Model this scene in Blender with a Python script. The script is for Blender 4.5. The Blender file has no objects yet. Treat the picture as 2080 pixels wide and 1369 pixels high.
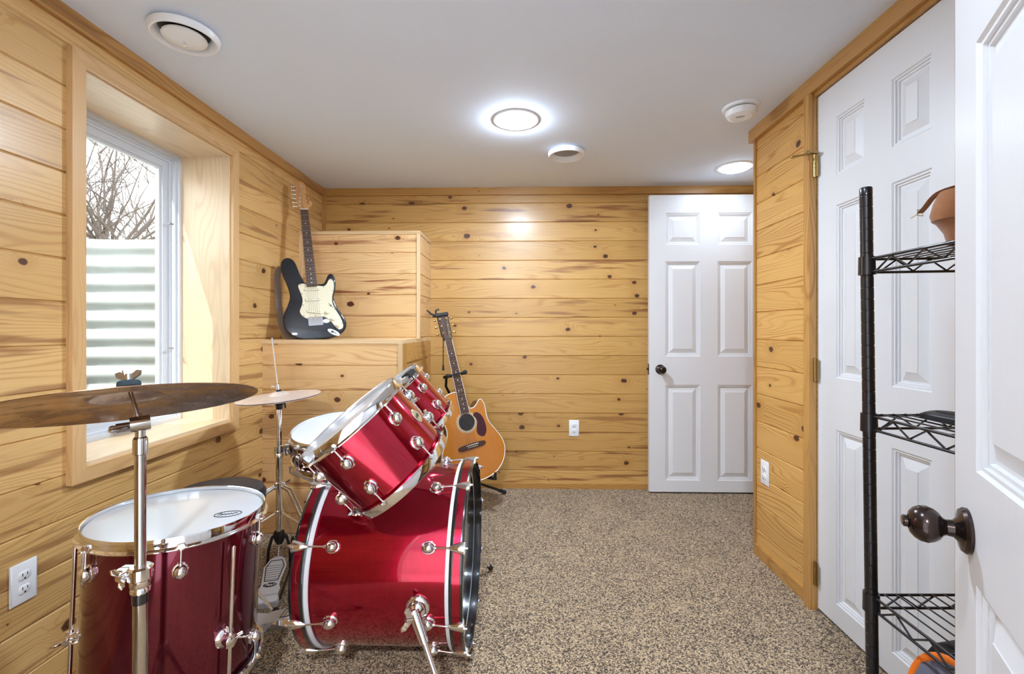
LAMP, HALL_FILL, SUN, SKY, EXPO = 235.0, 600.0, 2.6, 3.6, 0.86
import bpy, bmesh, math, random
from math import sin, cos, pi, radians as rad, sqrt
from mathutils import Vector as V, Matrix as M

RND = random.Random(11)
SC = bpy.context.scene
COL = SC.collection

# ------------------------------------------------------------------ camera frame (surveyed from the photo)
F, CX, HY, EYE = 924.0, 1040.0, 670.0, 1.12
YAW = rad(1.364)

def room(x, y, z):
    return V((x*cos(YAW)-y*sin(YAW), x*sin(YAW)+y*cos(YAW), z))

def at(px, py, d):
    """room point seen at pixel px,py at depth d metres"""
    return room((px-CX)/F*d, d, EYE-(py-HY)/F*d)

# ------------------------------------------------------------------ mesh builder
class MB:
    def __init__(s):
        s.v = []; s.f = []; s.uv = []; s.m = []; s.hasuv = False

    def add(s, vs, fs, uvs=None, mat=0, T=None):
        o = len(s.v)
        for p in vs:
            p = V(p)
            s.v.append(tuple(T @ p if T is not None else p))
        for i, f in enumerate(fs):
            s.f.append([o+k for k in f])
            s.uv.append(uvs[i] if uvs else None)
            s.m.append(mat)
        if uvs: s.hasuv = True
        return s

    def box(s, lo, hi, g=None, mat=0, T=None, off=None):
        """axis box; g = grain axis, gives board UVs in metres"""
        lo = list(lo); hi = list(hi)
        P = [(x, y, z) for x in (lo[0], hi[0]) for y in (lo[1], hi[1]) for z in (lo[2], hi[2])]
        fs = [(0, 1, 3, 2), (4, 6, 7, 5), (0, 4, 5, 1), (2, 3, 7, 6), (0, 2, 6, 4), (1, 5, 7, 3)]
        nax = [0, 0, 1, 1, 2, 2]
        uvs = None
        if g is not None:
            if off is None: off = (RND.uniform(0, 40), RND.randrange(0, 60)*1.0+0.02)
            uvs = []
            for f, na in zip(fs, nax):
                ax = [a for a in range(3) if a != na]
                if g in ax:
                    ua = g; va = [a for a in ax if a != g][0]
                else:
                    ua, va = ax
                uvs.append([(P[k][ua]+off[0], P[k][va]-lo[va]+off[1]+na*0.013) for k in f])
        return s.add(P, fs, uvs, mat, T)

    def cyl(s, p0, p1, r0, r1=None, n=16, mat=0, T=None):
        return s.tube([p0, p1], [r0, r0 if r1 is None else r1], n, mat=mat, T=T)

    def tube(s, pts, r, n=8, closed=False, mat=0, T=None, flat=None, up=None):
        pts = [V(p) for p in pts]; N = len(pts)
        rs = r if isinstance(r, (list, tuple)) else [r]*N
        vs = []; fs = []; prev = None
        for i, p in enumerate(pts):
            if closed: t = pts[(i+1) % N]-pts[i-1]
            elif i == 0: t = pts[1]-pts[0]
            elif i == N-1: t = pts[-1]-pts[-2]
            else: t = (pts[i+1]-pts[i]).normalized()+(pts[i]-pts[i-1]).normalized()
            t.normalize()
            if prev is None:
                a = V(up) if up is not None else (V((0, 0, 1)) if abs(t.z) < .9 else V((1, 0, 0)))
            else: a = prev
            a = a-t*a.dot(t); a.normalize(); prev = a
            b = t.cross(a)
            ra, rb = (rs[i], rs[i]) if flat is None else (rs[i]*flat, rs[i])
            for k in range(n):
                w = 2*pi*k/n
                vs.append(p+a*(cos(w)*ra)+b*(sin(w)*rb))
        for i in range(N if closed else N-1):
            j = (i+1) % N
            for k in range(n):
                k2 = (k+1) % n
                fs.append((i*n+k, i*n+k2, j*n+k2, j*n+k))
        if not closed:
            fs.append(tuple(range(n-1, -1, -1))); fs.append(tuple((N-1)*n+k for k in range(n)))
        return s.add(vs, fs, None, mat, T)

    def lathe(s, prof, n=40, T=None, mat=0, closed=False, mats=None):
        vs = []; idx = []
        for r, z in prof:
            if r < 1e-6:
                idx.append([len(vs)]*n); vs.append((0, 0, z))
            else:
                idx.append([len(vs)+k for k in range(n)])
                vs += [(r*cos(2*pi*k/n), r*sin(2*pi*k/n), z) for k in range(n)]
        L = len(prof)
        for i in range(L if closed else L-1):
            a, b = idx[i], idx[(i+1) % L]; fs = []
            for k in range(n):
                k2 = (k+1) % n
                f = []
                for q in (a[k], a[k2], b[k2], b[k]):
                    if q not in f: f.append(q)
                if len(f) > 2: fs.append(tuple(f))
            if i == 0: s.add(vs, fs, None, mats[i] if mats else mat, T); base = len(s.v)-len(vs)
            else:
                for f in fs:
                    s.f.append([base+q for q in f]); s.uv.append(None); s.m.append(mats[i] if mats else mat)
        return s

    def ball(s, c, r, n=16, m=10, T=None, mat=0):
        r = (r, r, r) if not isinstance(r, (tuple, list)) else r
        T2 = M.Translation(V(c)) @ M.Diagonal((r[0], r[1], r[2], 1))
        if T is not None: T2 = T @ T2
        return s.lathe([(sin(pi*i/m), -cos(pi*i/m)) for i in range(m+1)], n, T2, mat)

    def prism(s, poly, z0, z1, T=None, mat=0, bev=0.0, capmat=None, nb=1):
        """extrude a 2-D outline from z0 to z1; bev rounds both rims"""
        N = len(poly); P = [V((a, b)) for a, b in poly]
        area = sum(P[i].x*P[(i+1) % N].y-P[(i+1) % N].x*P[i].y for i in range(N))
        sg = 1 if area > 0 else -1
        nor = []
        for i in range(N):
            d = (P[(i+1) % N]-P[i-1]); d = d.normalized() if d.length > 1e-9 else V((1, 0))
            nor.append(V((d.y, -d.x))*sg)
        rings = []
        if bev > 0:
            rings = [(bev*(1-sin(pi/2*k/nb)), z0+bev*(1-cos(pi/2*k/nb))) for k in range(nb+1)]
            rings += [(bev*(1-cos(pi/2*k/nb)), z1-bev*(1-sin(pi/2*k/nb))) for k in range(nb+1)]
        else: rings = [(0, z0), (0, z1)]
        vs = []
        for ins, z in rings:
            for i in range(N):
                q = P[i]-nor[i]*ins; vs.append((q.x, q.y, z))
        fs = []
        for a in range(len(rings)-1):
            for i in range(N):
                j = (i+1) % N
                fs.append((a*N+i, a*N+j, (a+1)*N+j, (a+1)*N+i))
        s.add(vs, fs, None, mat, T)
        o = len(s.v)-len(vs); L = len(rings)-1
        cm = mat if capmat is None else capmat
        s.f.append([o+i for i in range(N-1, -1, -1)]); s.uv.append(None); s.m.append(mat)
        s.f.append([o+L*N+i for i in range(N)]); s.uv.append(None); s.m.append(cm)
        return s

    def loft(s, secs, T=None, mat=0, caps=True):
        n = len(secs[0]); vs = [p for q in secs for p in q]; fs = []
        for a in range(len(secs)-1):
            for i in range(n):
                j = (i+1) % n
                fs.append((a*n+i, a*n+j, (a+1)*n+j, (a+1)*n+i))
        if caps:
            fs.append(tuple(range(n-1, -1, -1))); fs.append(tuple((len(secs)-1)*n+i for i in range(n)))
        return s.add(vs, fs, None, mat, T)

    def build(s, name, mat, parent=None, ang=35, subd=0):
        me = bpy.data.meshes.new(name)
        me.from_pydata(s.v, [], s.f)
        mats = mat if isinstance(mat, (list, tuple)) else [mat]
        for m in mats: me.materials.append(m)
        me.polygons.foreach_set('material_index', s.m)
        if s.hasuv:
            uvl = me.uv_layers.new(name='UVMap')
            for p, uv in zip(me.polygons, s.uv):
                if uv:
                    for li, c in zip(p.loop_indices, uv): uvl.data[li].uv = c
        bm = bmesh.new(); bm.from_mesh(me)
        bmesh.ops.recalc_face_normals(bm, faces=bm.faces); bm.to_mesh(me); bm.free()
        if ang:
            me.polygons.foreach_set('use_smooth', [True]*len(me.polygons))
            me.set_sharp_from_angle(angle=rad(ang))
        o = bpy.data.objects.new(name, me); COL.objects.link(o)
        if parent is not None: o.parent = parent
        if subd:
            md = o.modifiers.new('Subdivision', 'SUBSURF'); md.levels = subd; md.render_levels = subd
        return o

def tag(o, label, cat, group=None, kind=None):
    if label: o['label'] = label
    if cat: o['category'] = cat
    if group: o['group'] = group
    if kind: o['kind'] = kind
    return o

def thing(name, label, cat, mat=None, group=None, kind=None):
    o = bpy.data.objects.new(name, None); COL.objects.link(o)
    o.empty_display_size = .05
    if mat is not None: o.matrix_world = mat
    return tag(o, label, cat, group, kind)

def struct(o): o['kind'] = 'structure'; return o

def frame(org, x, y, z):
    return M(((x[0], y[0], z[0], org[0]), (x[1], y[1], z[1], org[1]), (x[2], y[2], z[2], org[2]), (0, 0, 0, 1)))

def axis_frame(org, z, xh=(1, 0, 0)):
    z = V(z).normalized(); x = V(xh); x = (x-z*x.dot(z)).normalized(); y = z.cross(x)
    return frame(V(org), x, y, z)

def spline(pts, k=6, closed=True):
    out = []; n = len(pts); P = [V(p) for p in pts]
    for i in range(n if closed else n-1):
        if closed: a, b, c, d = P[i-1], P[i], P[(i+1) % n], P[(i+2) % n]
        else: a, b, c, d = P[max(i-1, 0)], P[i], P[i+1], P[min(i+2, n-1)]
        for j in range(k):
            t = j/k
            out.append(.5*((2*b)+(c-a)*t+(2*a-5*b+4*c-d)*t*t+(3*b-a-3*c+d)*t**3))
    if not closed: out.append(P[-1])
    return out

def text(name, body, size, mat, parent, T, ext=.0004, shear=0.0, sx=1.0):
    cu = bpy.data.curves.new(name, 'FONT'); cu.body = body; cu.size = size; cu.extrude = ext
    cu.align_x = 'CENTER'; cu.align_y = 'CENTER'; cu.shear = shear; cu.resolution_u = 3
    tmp = bpy.data.objects.new(name+'_tmp', cu); COL.objects.link(tmp)
    dg = bpy.context.evaluated_depsgraph_get(); dg.update()
    me = bpy.data.meshes.new_from_object(tmp.evaluated_get(dg))
    bpy.data.objects.remove(tmp); bpy.data.curves.remove(cu)
    me.transform(T @ M.Diagonal((sx, 1, 1, 1))); me.materials.clear(); me.materials.append(mat); me.name = name
    o = bpy.data.objects.new(name, me); COL.objects.link(o); o.parent = parent
    return o

# ------------------------------------------------------------------ materials
def srgb(r, g, b):
    f = lambda c: c/12.92 if c <= .04045 else ((c+.055)/1.055)**2.4
    return (f(r/255), f(g/255), f(b/255), 1)

def mat(name, col=(.8, .8, .8, 1), rough=.5, metal=0.0, coat=0.0, coat_r=.03, spec=.5, sheen=0.0):
    m = bpy.data.materials.new(name); m.use_nodes = True
    b = m.node_tree.nodes['Principled BSDF']; I = b.inputs
    I['Base Color'].default_value = col; I['Roughness'].default_value = rough; I['Metallic'].default_value = metal
    I['Coat Weight'].default_value = coat; I['Coat Roughness'].default_value = coat_r
    I['Specular IOR Level'].default_value = spec; I['Sheen Weight'].default_value = sheen
    return m

class NT:
    def __init__(s, m): s.t = m.node_tree; s.n = s.t.nodes; s.l = s.t.links; s.b = s.n['Principled BSDF']
    def put(s, sock, val):
        if val is None: return
        if hasattr(val, 'is_output'): s.l.new(val, sock)
        else: sock.default_value = val
    def math(s, op, a, b=None, c=None, clamp=False):
        n = s.n.new('ShaderNodeMath'); n.operation = op; n.use_clamp = clamp
        s.put(n.inputs[0], a); s.put(n.inputs[1], b); s.put(n.inputs[2], c)
        return n.outputs[0]
    def vmath(s, op, a, b=None):
        n = s.n.new('ShaderNodeVectorMath'); n.operation = op
        s.put(n.inputs[0], a); s.put(n.inputs[1], b)
        return n.outputs[1] if op in ('LENGTH', 'DISTANCE') else n.outputs[0]
    def xyz(s, x, y, z=0.0):
        n = s.n.new('ShaderNodeCombineXYZ'); s.put(n.inputs[0], x); s.put(n.inputs[1], y); s.put(n.inputs[2], z)
        return n.outputs[0]
    def sep(s, v):
        n = s.n.new('ShaderNodeSeparateXYZ'); s.put(n.inputs[0], v); return n.outputs
    def sepc(s, v):
        n = s.n.new('ShaderNodeSeparateColor'); s.put(n.inputs[0], v); return n.outputs
    def smooth(s, x, a, b, to0=0.0, to1=1.0, kind='SMOOTHSTEP'):
        n = s.n.new('ShaderNodeMapRange'); n.interpolation_type = kind
        s.put(n.inputs[0], x); s.put(n.inputs[1], a); s.put(n.inputs[2], b); s.put(n.inputs[3], to0); s.put(n.inputs[4], to1)
        return n.outputs[0]
    def noise(s, vec, scale=1.0, detail=2.0, rough=.5, dims='3D', dist=0.0):
        n = s.n.new('ShaderNodeTexNoise'); n.noise_dimensions = dims
        s.put(n.inputs['Vector'], vec); n.inputs['Scale'].default_value = scale
        n.inputs['Detail'].default_value = detail; n.inputs['Roughness'].default_value = rough
        n.inputs['Distortion'].default_value = dist
        return n.outputs
    def mix(s, f, a, b, blend='MIX'):
        n = s.n.new('ShaderNodeMix'); n.data_type = 'RGBA'; n.blend_type = blend
        s.put(n.inputs[0], f); s.put(n.inputs[6], a); s.put(n.inputs[7], b)
        return n.outputs[2]
    def bump(s, h, strength=.2, dist=.001):
        n = s.n.new('ShaderNodeBump'); n.inputs['Strength'].default_value = strength; n.inputs['Distance'].default_value = dist
        s.put(n.inputs['Height'], h); s.l.new(n.outputs[0], s.b.inputs['Normal']); return n
    def coord(s, which):
        return s.n.new('ShaderNodeTexCoord').outputs[which]

PITCH = .1352

def wood(name, light, mid, streak, knot, pitch=PITCH, off=.125, seed=0.0, streaks=1.0, knots=1.0, ringk=.8, tone=.22, rough=.36, coat=.25):
    """knotty pine boards; UV = metres (along grain, across)"""
    m = mat(name, light, rough, coat=coat, coat_r=.22); t = NT(m)
    uv = t.sep(t.coord('UV')); u, v = uv[0], uv[1]
    w = t.math('DIVIDE', t.math('SUBTRACT', v, off), pitch)
    b = t.math('FLOOR', w); f = t.math('SUBTRACT', w, b)
    wn = t.n.new('ShaderNodeTexWhiteNoise'); wn.noise_dimensions = '1D'
    t.put(wn.inputs['W'], t.math('ADD', b, seed+.37)); rc = t.sepc(wn.outputs['Color'])
    u2 = t.math('ADD', u, t.math('MULTIPLY', rc[0], 41.0))
    vl = t.math('MULTIPLY', f, pitch)
    b7 = t.math('MULTIPLY', t.math('ADD', b, seed), 7.31)
    # knots
    vo = t.n.new('ShaderNodeTexVoronoi'); vo.voronoi_dimensions = '2D'; vo.feature = 'F1'
    P = t.xyz(t.math('DIVIDE', u2, .36), t.math('ADD', t.math('MULTIPLY', f, .9), t.math('MULTIPLY', t.math('ADD', b, seed), 3.7)))
    t.put(vo.inputs['Vector'], P); vo.inputs['Scale'].default_value = 1.0
    wob = t.noise(t.xyz(u2, vl, b7), 45, 2)[0]
    d = t.vmath('LENGTH', t.vmath('MULTIPLY', t.vmath('SUBTRACT', P, vo.outputs['Position']), (.36*.75, pitch/.9, 0)))
    d = t.math('MULTIPLY', d, t.math('ADD', t.math('MULTIPLY', wob, .7), .65))
    kc = t.sepc(vo.outputs['Color'])
    r = t.math('MULTIPLY', t.smooth(kc[0], 1-.7*knots, 1.0, .002, .019, 'LINEAR'), t.smooth(kc[0], .99-.7*knots, 1.0-.7*knots, 0, 1, 'LINEAR'))
    ratio = t.math('DIVIDE', d, t.math('MAXIMUM', r, .0004))
    km = t.smooth(ratio, 1.08, .8)
    halo = t.smooth(ratio, 4.2, .7)
    # growth rings: contour lines of a slowly varying height
    n1 = t.noise(t.xyz(t.math('MULTIPLY', u2, 1.25), t.math('MULTIPLY', vl, 9.0), b7), 1.0, 1.2)[0]
    hgt = t.math('ADD', t.math('MULTIPLY', vl, .55), t.math('ADD', t.math('MULTIPLY', n1, .135), t.math('MULTIPLY', halo, .026)))
    ring = t.math('SINE', t.math('MULTIPLY', hgt, 2*pi/.0105))
    ring = t.math('POWER', t.math('ADD', t.math('MULTIPLY', ring, .5), .5), 4.0)
    patch = t.noise(t.xyz(t.math('MULTIPLY', u2, 1.7), t.math('MULTIPLY', vl, 10.0), t.math('ADD', b7, 3.0)), 1.0, 1.0)[0]
    ring = t.math('MULTIPLY', ring, t.smooth(patch, .36, .6, .35, 1.15))
    fib = t.noise(t.xyz(t.math('MULTIPLY', u2, 9.0), t.math('MULTIPLY', vl, 620.0), b7), 1.0, 2.0)[0]
    # heart-wood streaks on some boards
    n2 = t.noise(t.xyz(t.math('MULTIPLY', u2, 1.7), t.math('MULTIPLY', vl, 27.0), t.math('ADD', b7, 9.0)), 1.0, 3.0, .55)[0]
    st = t.math('MULTIPLY', t.smooth(n2, .54, .66), t.smooth(rc[1], .25, .6))
    st = t.math('MULTIPLY', st, .85*streaks, clamp=True)
    c = t.mix(t.math('MULTIPLY', ring, ringk), light, mid)
    c = t.mix(st, c, streak)
    c = t.mix(t.math('MULTIPLY', halo, .3), c, mid)
    c = t.mix(t.smooth(fib, .3, .72, 0.0, .16), c, mid)
    tn = t.math('ADD', t.math('MULTIPLY', rc[2], tone), 1-tone*.55)
    c = t.mix(1.0, c, t.xyz(tn, t.math('POWER', tn, 1.25), t.math('POWER', tn, 1.8)), 'MULTIPLY')
    kcol = t.mix(t.smooth(t.math('SINE', t.math('MULTIPLY', ratio, 11.0)), -.6, .8, 0, .5), knot, streak)
    c = t.mix(km, c, kcol)
    t.l.new(c, t.b.inputs['Base Color'])
    t.bump(t.math('ADD', t.math('MULTIPLY', ring, -.6), t.math('MULTIPLY', fib, .4)), .12, .0006)
    return m

W_LIGHT = srgb(199, 156, 90); W_MID = srgb(166, 112, 50); W_STR = srgb(122, 70, 38); W_KNOT = srgb(64, 36, 24)
m_wall = wood('PineBoards', srgb(214, 174, 112), srgb(178, 126, 66), W_STR, W_KNOT, ringk=.5, streaks=.75)
m_wall_b = wood('PineBoardsBack', W_LIGHT, W_MID, W_STR, W_KNOT, seed=23, streaks=1.0, ringk=.45)
m_wall_r = wood('PineBoardsRight', srgb(210, 164, 94), srgb(172, 116, 54), W_STR, W_KNOT, seed=51, streaks=.1, knots=.75, ringk=.8)
m_boxw = wood('PineBoxBoards', srgb(224, 186, 132), srgb(190, 138, 82), srgb(140, 74, 46), W_KNOT, seed=77, streaks=1.1, knots=.9, ringk=.5)
m_trim = wood('PineTrim', srgb(188, 141, 76), srgb(154, 102, 46), W_STR, W_KNOT, pitch=1.0, off=0.0, seed=5, streaks=.5, knots=.8)
m_fresh = wood('FreshPine', srgb(226, 196, 152), srgb(200, 164, 116), W_STR, srgb(104, 70, 50), pitch=1.0, off=0.0, seed=14, streaks=.2, knots=.6)
m_pale = wood('PineJamb', srgb(224, 200, 164), srgb(196, 164, 122), W_STR, srgb(104, 70, 50), pitch=1.0, off=0.0, seed=9, streaks=.2, knots=1.0, ringk=.4)
m_casing = wood('PineCasing', srgb(208, 168, 116), srgb(178, 130, 78), W_STR, W_KNOT, pitch=1.0, off=0.0, seed=33, streaks=.3, knots=.8, ringk=.4)

def plain_noise(name, col, amt, scale, rough, bump=.1, dist=.001, **k):
    m = mat(name, col, rough, **k); t = NT(m)
    n = t.noise(t.coord('Object'), scale, 3)[0]
    d = tuple(c*(1-amt) for c in col[:3])+(1,)
    t.l.new(t.mix(n, d, col), t.b.inputs['Base Color']); t.bump(n, bump, dist)
    return m

m_ceil = plain_noise('CeilingPaint', srgb(226, 236, 250), .03, 160, .85, .15, .0008)
m_hall = plain_noise('HallPaint', srgb(240, 240, 240), .03, 90, .8)

def carpet():
    m = mat('Carpet', (.2, .17, .14, 1), .95, spec=.1, sheen=.2); t = NT(m)
    o = t.coord('Object')
    vo = t.n.new('ShaderNodeTexVoronoi'); t.put(vo.inputs['Vector'], t.vmath('ADD', o, t.vmath('MULTIPLY', t.noise(o, 90, 2)[1], (.012, .012, .012))))
    vo.inputs['Scale'].default_value = 270
    c = t.sepc(vo.outputs['Color'])[0]
    fine = t.noise(o, 520, 2)[0]
    big = t.noise(o, 5, 2)[0]
    k = t.math('ADD', t.math('MULTIPLY', c, .62), t.math('MULTIPLY', fine, .55))
    k = t.math('ADD', k, t.math('MULTIPLY', t.math('SUBTRACT', big, .5), .16))
    cr = t.n.new('ShaderNodeValToRGB'); e = cr.color_ramp.elements
    e[0].position = .34; e[0].color = srgb(46, 32, 21); e[1].position = .82; e[1].color = srgb(232, 206, 166)
    x = e.new(.49); x.color = srgb(104, 80, 58); x = e.new(.63); x.color = srgb(188, 160, 124)
    t.put(cr.inputs[0], k); t.l.new(cr.outputs[0], t.b.inputs['Base Color'])
    t.bump(t.math('ADD', fine, c), .9, .006)
    return m
m_carpet = carpet()

def door_paint():
    m = mat('DoorPaint', srgb(222, 223, 225), .42, coat=.1, coat_r=.3); t = NT(m)
    o = t.coord('Object'); s = t.sep(o)
    n = t.noise(t.xyz(t.math('MULTIPLY', s[0], 260), t.math('MULTIPLY', s[1], 260), t.math('MULTIPLY', s[2], 14)), 1, 2)[0]
    t.bump(n, .35, .0008); return m
m_door = door_paint()
m_white = mat('WhitePlastic', srgb(236, 238, 240), .3)
m_vinyl = mat('WhiteVinyl', srgb(208, 213, 220), .35)
m_grey = mat('GreyRecess', srgb(150, 150, 150), .6)
m_dark = mat('DarkSlot', srgb(30, 30, 32), .6)
m_bronze = mat('OilBronze', srgb(58, 46, 42), .24, metal=.85, coat=.3)
m_brass = mat('AgedBrass', srgb(176, 150, 98), .32, metal=1)
m_chrome = mat('Chrome', (.86, .86, .87, 1), .06, metal=1)
m_steel = mat('BrushedSteel', (.55, .55, .56, 1), .25, metal=1)
m_alu = mat('CastAluminium', srgb(216, 216, 219), .4, metal=.15)
m_nickel = mat('DarkNickel', (.56, .54, .51, 1), .09, metal=1)
m_black = mat('BlackPlastic', srgb(24, 24, 26), .4)
m_rubber = mat('BlackRubber', srgb(30, 30, 32), .75)
m_wire = mat('BlackWire', srgb(40, 38, 40), .3, metal=.5, coat=.4)

def lacquer(name, a, b, metal=.25):
    m = mat(name, a, .15, metal=metal, coat=1.0, coat_r=.02, spec=.15); m.node_tree.nodes['Principled BSDF'].inputs['Coat IOR'].default_value = 1.42; t = NT(m)
    s = t.sep(t.coord('Object'))
    n = t.noise(t.xyz(t.math('MULTIPLY', s[0], 90), t.math('MULTIPLY', s[1], 90), t.math('MULTIPLY', s[2], 5)), 1, 3)[0]
    t.l.new(t.mix(n, a, b), t.b.inputs['Base Color']); return m
m_red = lacquer('CherryLacquer', srgb(184, 12, 50), srgb(152, 8, 38), .92)
m_wine = lacquer('WineLacquer', srgb(122, 34, 54), srgb(102, 26, 44), .9)
m_hoopblk = mat('HoopBlack', srgb(22, 20, 22), .2, coat=.8)
m_skin_clear = mat('ClearHead', srgb(196, 202, 208), .3, coat=.55, coat_r=.12)
m_skin_white = mat('CoatedHead', srgb(226, 230, 236), .5)
m_skin_black = mat('BlackHead', srgb(16, 15, 16), .14, coat=.6, coat_r=.08)

def cymbal(name, a, b, rough=.22):
    m = mat(name, a, rough, metal=1); t = NT(m)
    o = t.coord('Object'); r = t.vmath('LENGTH', o)
    n = t.noise(o, 14, 4, .6)[0]
    g = t.math('SINE', t.math('MULTIPLY', r, 2400))
    t.l.new(t.mix(t.smooth(n, .35, .65), a, b), t.b.inputs['Base Color'])
    t.l.new(t.smooth(n, .3, .7, rough-.06, rough+.16), t.b.inputs['Roughness'])
    t.bump(g, .08, .0003); return m
m_cym_dark = cymbal('DarkCymbal', srgb(178, 142, 112), srgb(132, 100, 80), .2)
m_cym = cymbal('BronzeCymbal', srgb(244, 236, 230), srgb(228, 212, 202), .34)
m_cym.node_tree.nodes['Principled BSDF'].inputs['Metallic'].default_value = .65
# ------------------------------------------------------------------ the room
XL, YB, XR, YC, XE, CEIL, YN = -1.43, 3.224, 1.170, 2.313, 1.72, 2.126, -.06

def boards(mb, org, ud, nd, u0, u1, z0, z1, off=.125, holes=(), uoff=0.0, mat=0, gw=.0042, gd=.0055, pitch=PITCH):
    """tongue-and-groove boards with real V grooves; holes = (ua, ub, za, zb)"""
    org, ud, nd = V(org), V(ud), V(nd)
    zs = sorted({z for h in holes for z in h[2:]})
    k = math.floor((z0-off)/pitch)
    while off+k*pitch < z1-1e-6:
        b0, b1 = off+k*pitch, off+(k+1)*pitch
        va, vb = max(b0, z0), min(b1, z1)
        cuts = [va]+[z for z in zs if va+1e-4 < z < vb-1e-4]+[vb]
        for c0, c1 in zip(cuts, cuts[1:]):
            mid = (c0+c1)/2; iv = [(u0, u1)]
            for ha, hb, za, zb in holes:
                if za < mid < zb:
                    nv = []
                    for a, b in iv:
                        if hb <= a or ha >= b: nv.append((a, b)); continue
                        if ha > a: nv.append((a, ha))
                        if hb < b: nv.append((hb, b))
                    iv = nv
            pr = [(c0, 0.0), (c1, 0.0)]
            if abs(c0-b0) < 1e-6: pr = [(c0, -gd), (c0+.0008, -gd), (c0+gw, 0)]+pr[1:]
            if abs(c1-b1) < 1e-6: pr = pr[:-1]+[(c1-gw, 0), (c1, -gd)]
            for a, b in iv:
                vs = []; fs = []; uvs = []
                for z, d in pr:
                    for u in (a, b):
                        vs.append(org+ud*u+nd*d+V((0, 0, z)))
                for i in range(len(pr)-1):
                    fs.append((2*i, 2*i+1, 2*i+3, 2*i+2))
                    zc = [min(max(pr[i][0], b0+.0005), b1-.0005), min(max(pr[i+1][0], b0+.0005), b1-.0005)]
                    uvs.append([(a+uoff, zc[0]), (b+uoff, zc[0]), (b+uoff, zc[1]), (a+uoff, zc[1])])
                mb.add(vs, fs, uvs, mat)
        k += 1
    return mb

def slab(mb, x0, x1, y0, y1, z0, z1, hole=None, ax='y', mat=0):
    """solid wall core with a rectangular hole (a0,a1,z0,z1) along ax"""
    if hole is None: return mb.box((x0, y0, z0), (x1, y1, z1), 0, mat)
    a0, a1, h0, h1 = hole
    def B(lo, hi, za, zb):
        if hi-lo < 1e-5 or zb-za < 1e-5: return
        if ax == 'y': mb.box((x0, lo, za), (x1, hi, zb), 1, mat)
        else: mb.box((lo, y0, za), (hi, y1, zb), 0, mat)
    lo, hi = (y0, y1) if ax == 'y' else (x0, x1)
    B(lo, a0, z0, z1); B(a1, hi, z0, z1); B(a0, a1, z0, h0); B(a0, a1, h1, z1)
    return mb

# floor and ceiling
mb = MB(); mb.box((-1.75, -2.2, -.12), (XE+.1, YN-.05, 0)); struct(mb.build('floor_hall_bounce', m_hall))  # unseen hall floor, made white to bounce lamp light up to the room's ceiling
mb = MB(); mb.box((-1.75, YN-.05, -.12), (XE+.1, YB+.1, 0)); struct(mb.build('floor', m_carpet))['label'] = 'brown and beige flecked carpet floor'
mb = MB(); mb.box((-1.75, -2.2, CEIL), (XE+.1, YB+.1, CEIL+.12)); struct(mb.build('ceiling', m_ceil))['label'] = 'smooth white painted ceiling'

# window opening in the left wall (inside edge of the casing)
WY0, WY1, WZ0, WZ1 = 1.436, 2.182, .676, 1.966
mb = MB()
slab(mb, XL-.28, XL-.0056, YN-.1, YB+.1, 0, CEIL, (WY0-.012, WY1+.012, WZ0-.004, WZ1+.012))
boards(mb, (XL, 0, 0), (0, 1, 0), (1, 0, 0), YN, YB, 0, CEIL, holes=[(WY0-.012, WY1+.012, WZ0-.004, WZ1+.012)])
struct(mb.build('wall_left', m_wall))['label'] = 'knotty pine tongue-and-groove wall with the window'
mb = MB(); slab(mb, XL, XE+.1, YB+.0056, YB+.1, 0, CEIL)
boards(mb, (0, YB, 0), (1, 0, 0), (0, -1, 0), XL, XE, 0, CEIL, uoff=4)
struct(mb.build('wall_back', m_wall_b))['label'] = 'knotty pine back wall'
# right wall with the closet opening, ends at an outside corner
CY0, CY1, CZ1 = 1.235, 1.852, 2.05
mb = MB()
slab(mb, XR+.0056, XR+.12, YN-.1, YC-.0056, 0, CEIL, (CY0, CY1, 0, CZ1))
boards(mb, (XR, 0, 0), (0, -1, 0), (-1, 0, 0), -YC+.0, -YN, 0, CEIL, holes=[(-CY1, -CY0, -.1, CZ1)], uoff=9)
boards(mb, (0, YC, 0), (-1, 0, 0), (0, 1, 0), -XE, -XR, 0, CEIL, uoff=13)
mb.box((XR+.12, YC-.11, 0), (XE, YC-.0056, CEIL), 0)
struct(mb.build('wall_right', m_wall_r))['label'] = 'pine boarded wall beside the closet door'
mb = MB(); slab(mb, XE, XE+.1, YC-.2, YB, 0, CEIL); boards(mb, (XE-.001, 0, 0), (0, -1, 0), (-1, 0, 0), -YB, -YC, 0, CEIL, uoff=17)
struct(mb.build('wall_alcove', m_wall_b))
# closet interior behind the closed door
mb = MB(); mb.box((XR+.5, YN-.1, 0), (XR+.56, YC-.1, CEIL)); struct(mb.build('wall_closet', m_hall))
# near wall with the doorway the picture is taken from, and the hall beyond
mb = MB(); slab(mb, XL-.28, XR+.56, YN-.1, YN-.0056, 0, CEIL, (-.72, .235, 0, 2.07), 'x', 1)
boards(mb, (0, YN, 0), (-1, 0, 0), (0, 1, 0), -XR, -XL, 0, CEIL, holes=[(-.235, .72, -.1, 2.07)], uoff=44)
struct(mb.build('wall_near', [m_wall, m_hall]))
mb = MB(); mb.box((-1.75, -2.2, 0), (-1.65, YN-.1, CEIL)); mb.box((XE, -2.2, 0), (XE+.1, YN-.1, CEIL)); mb.box((-1.75, -2.3, 0), (XE+.1, -2.2, CEIL))
struct(mb.build('wall_hall', m_hall))

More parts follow.
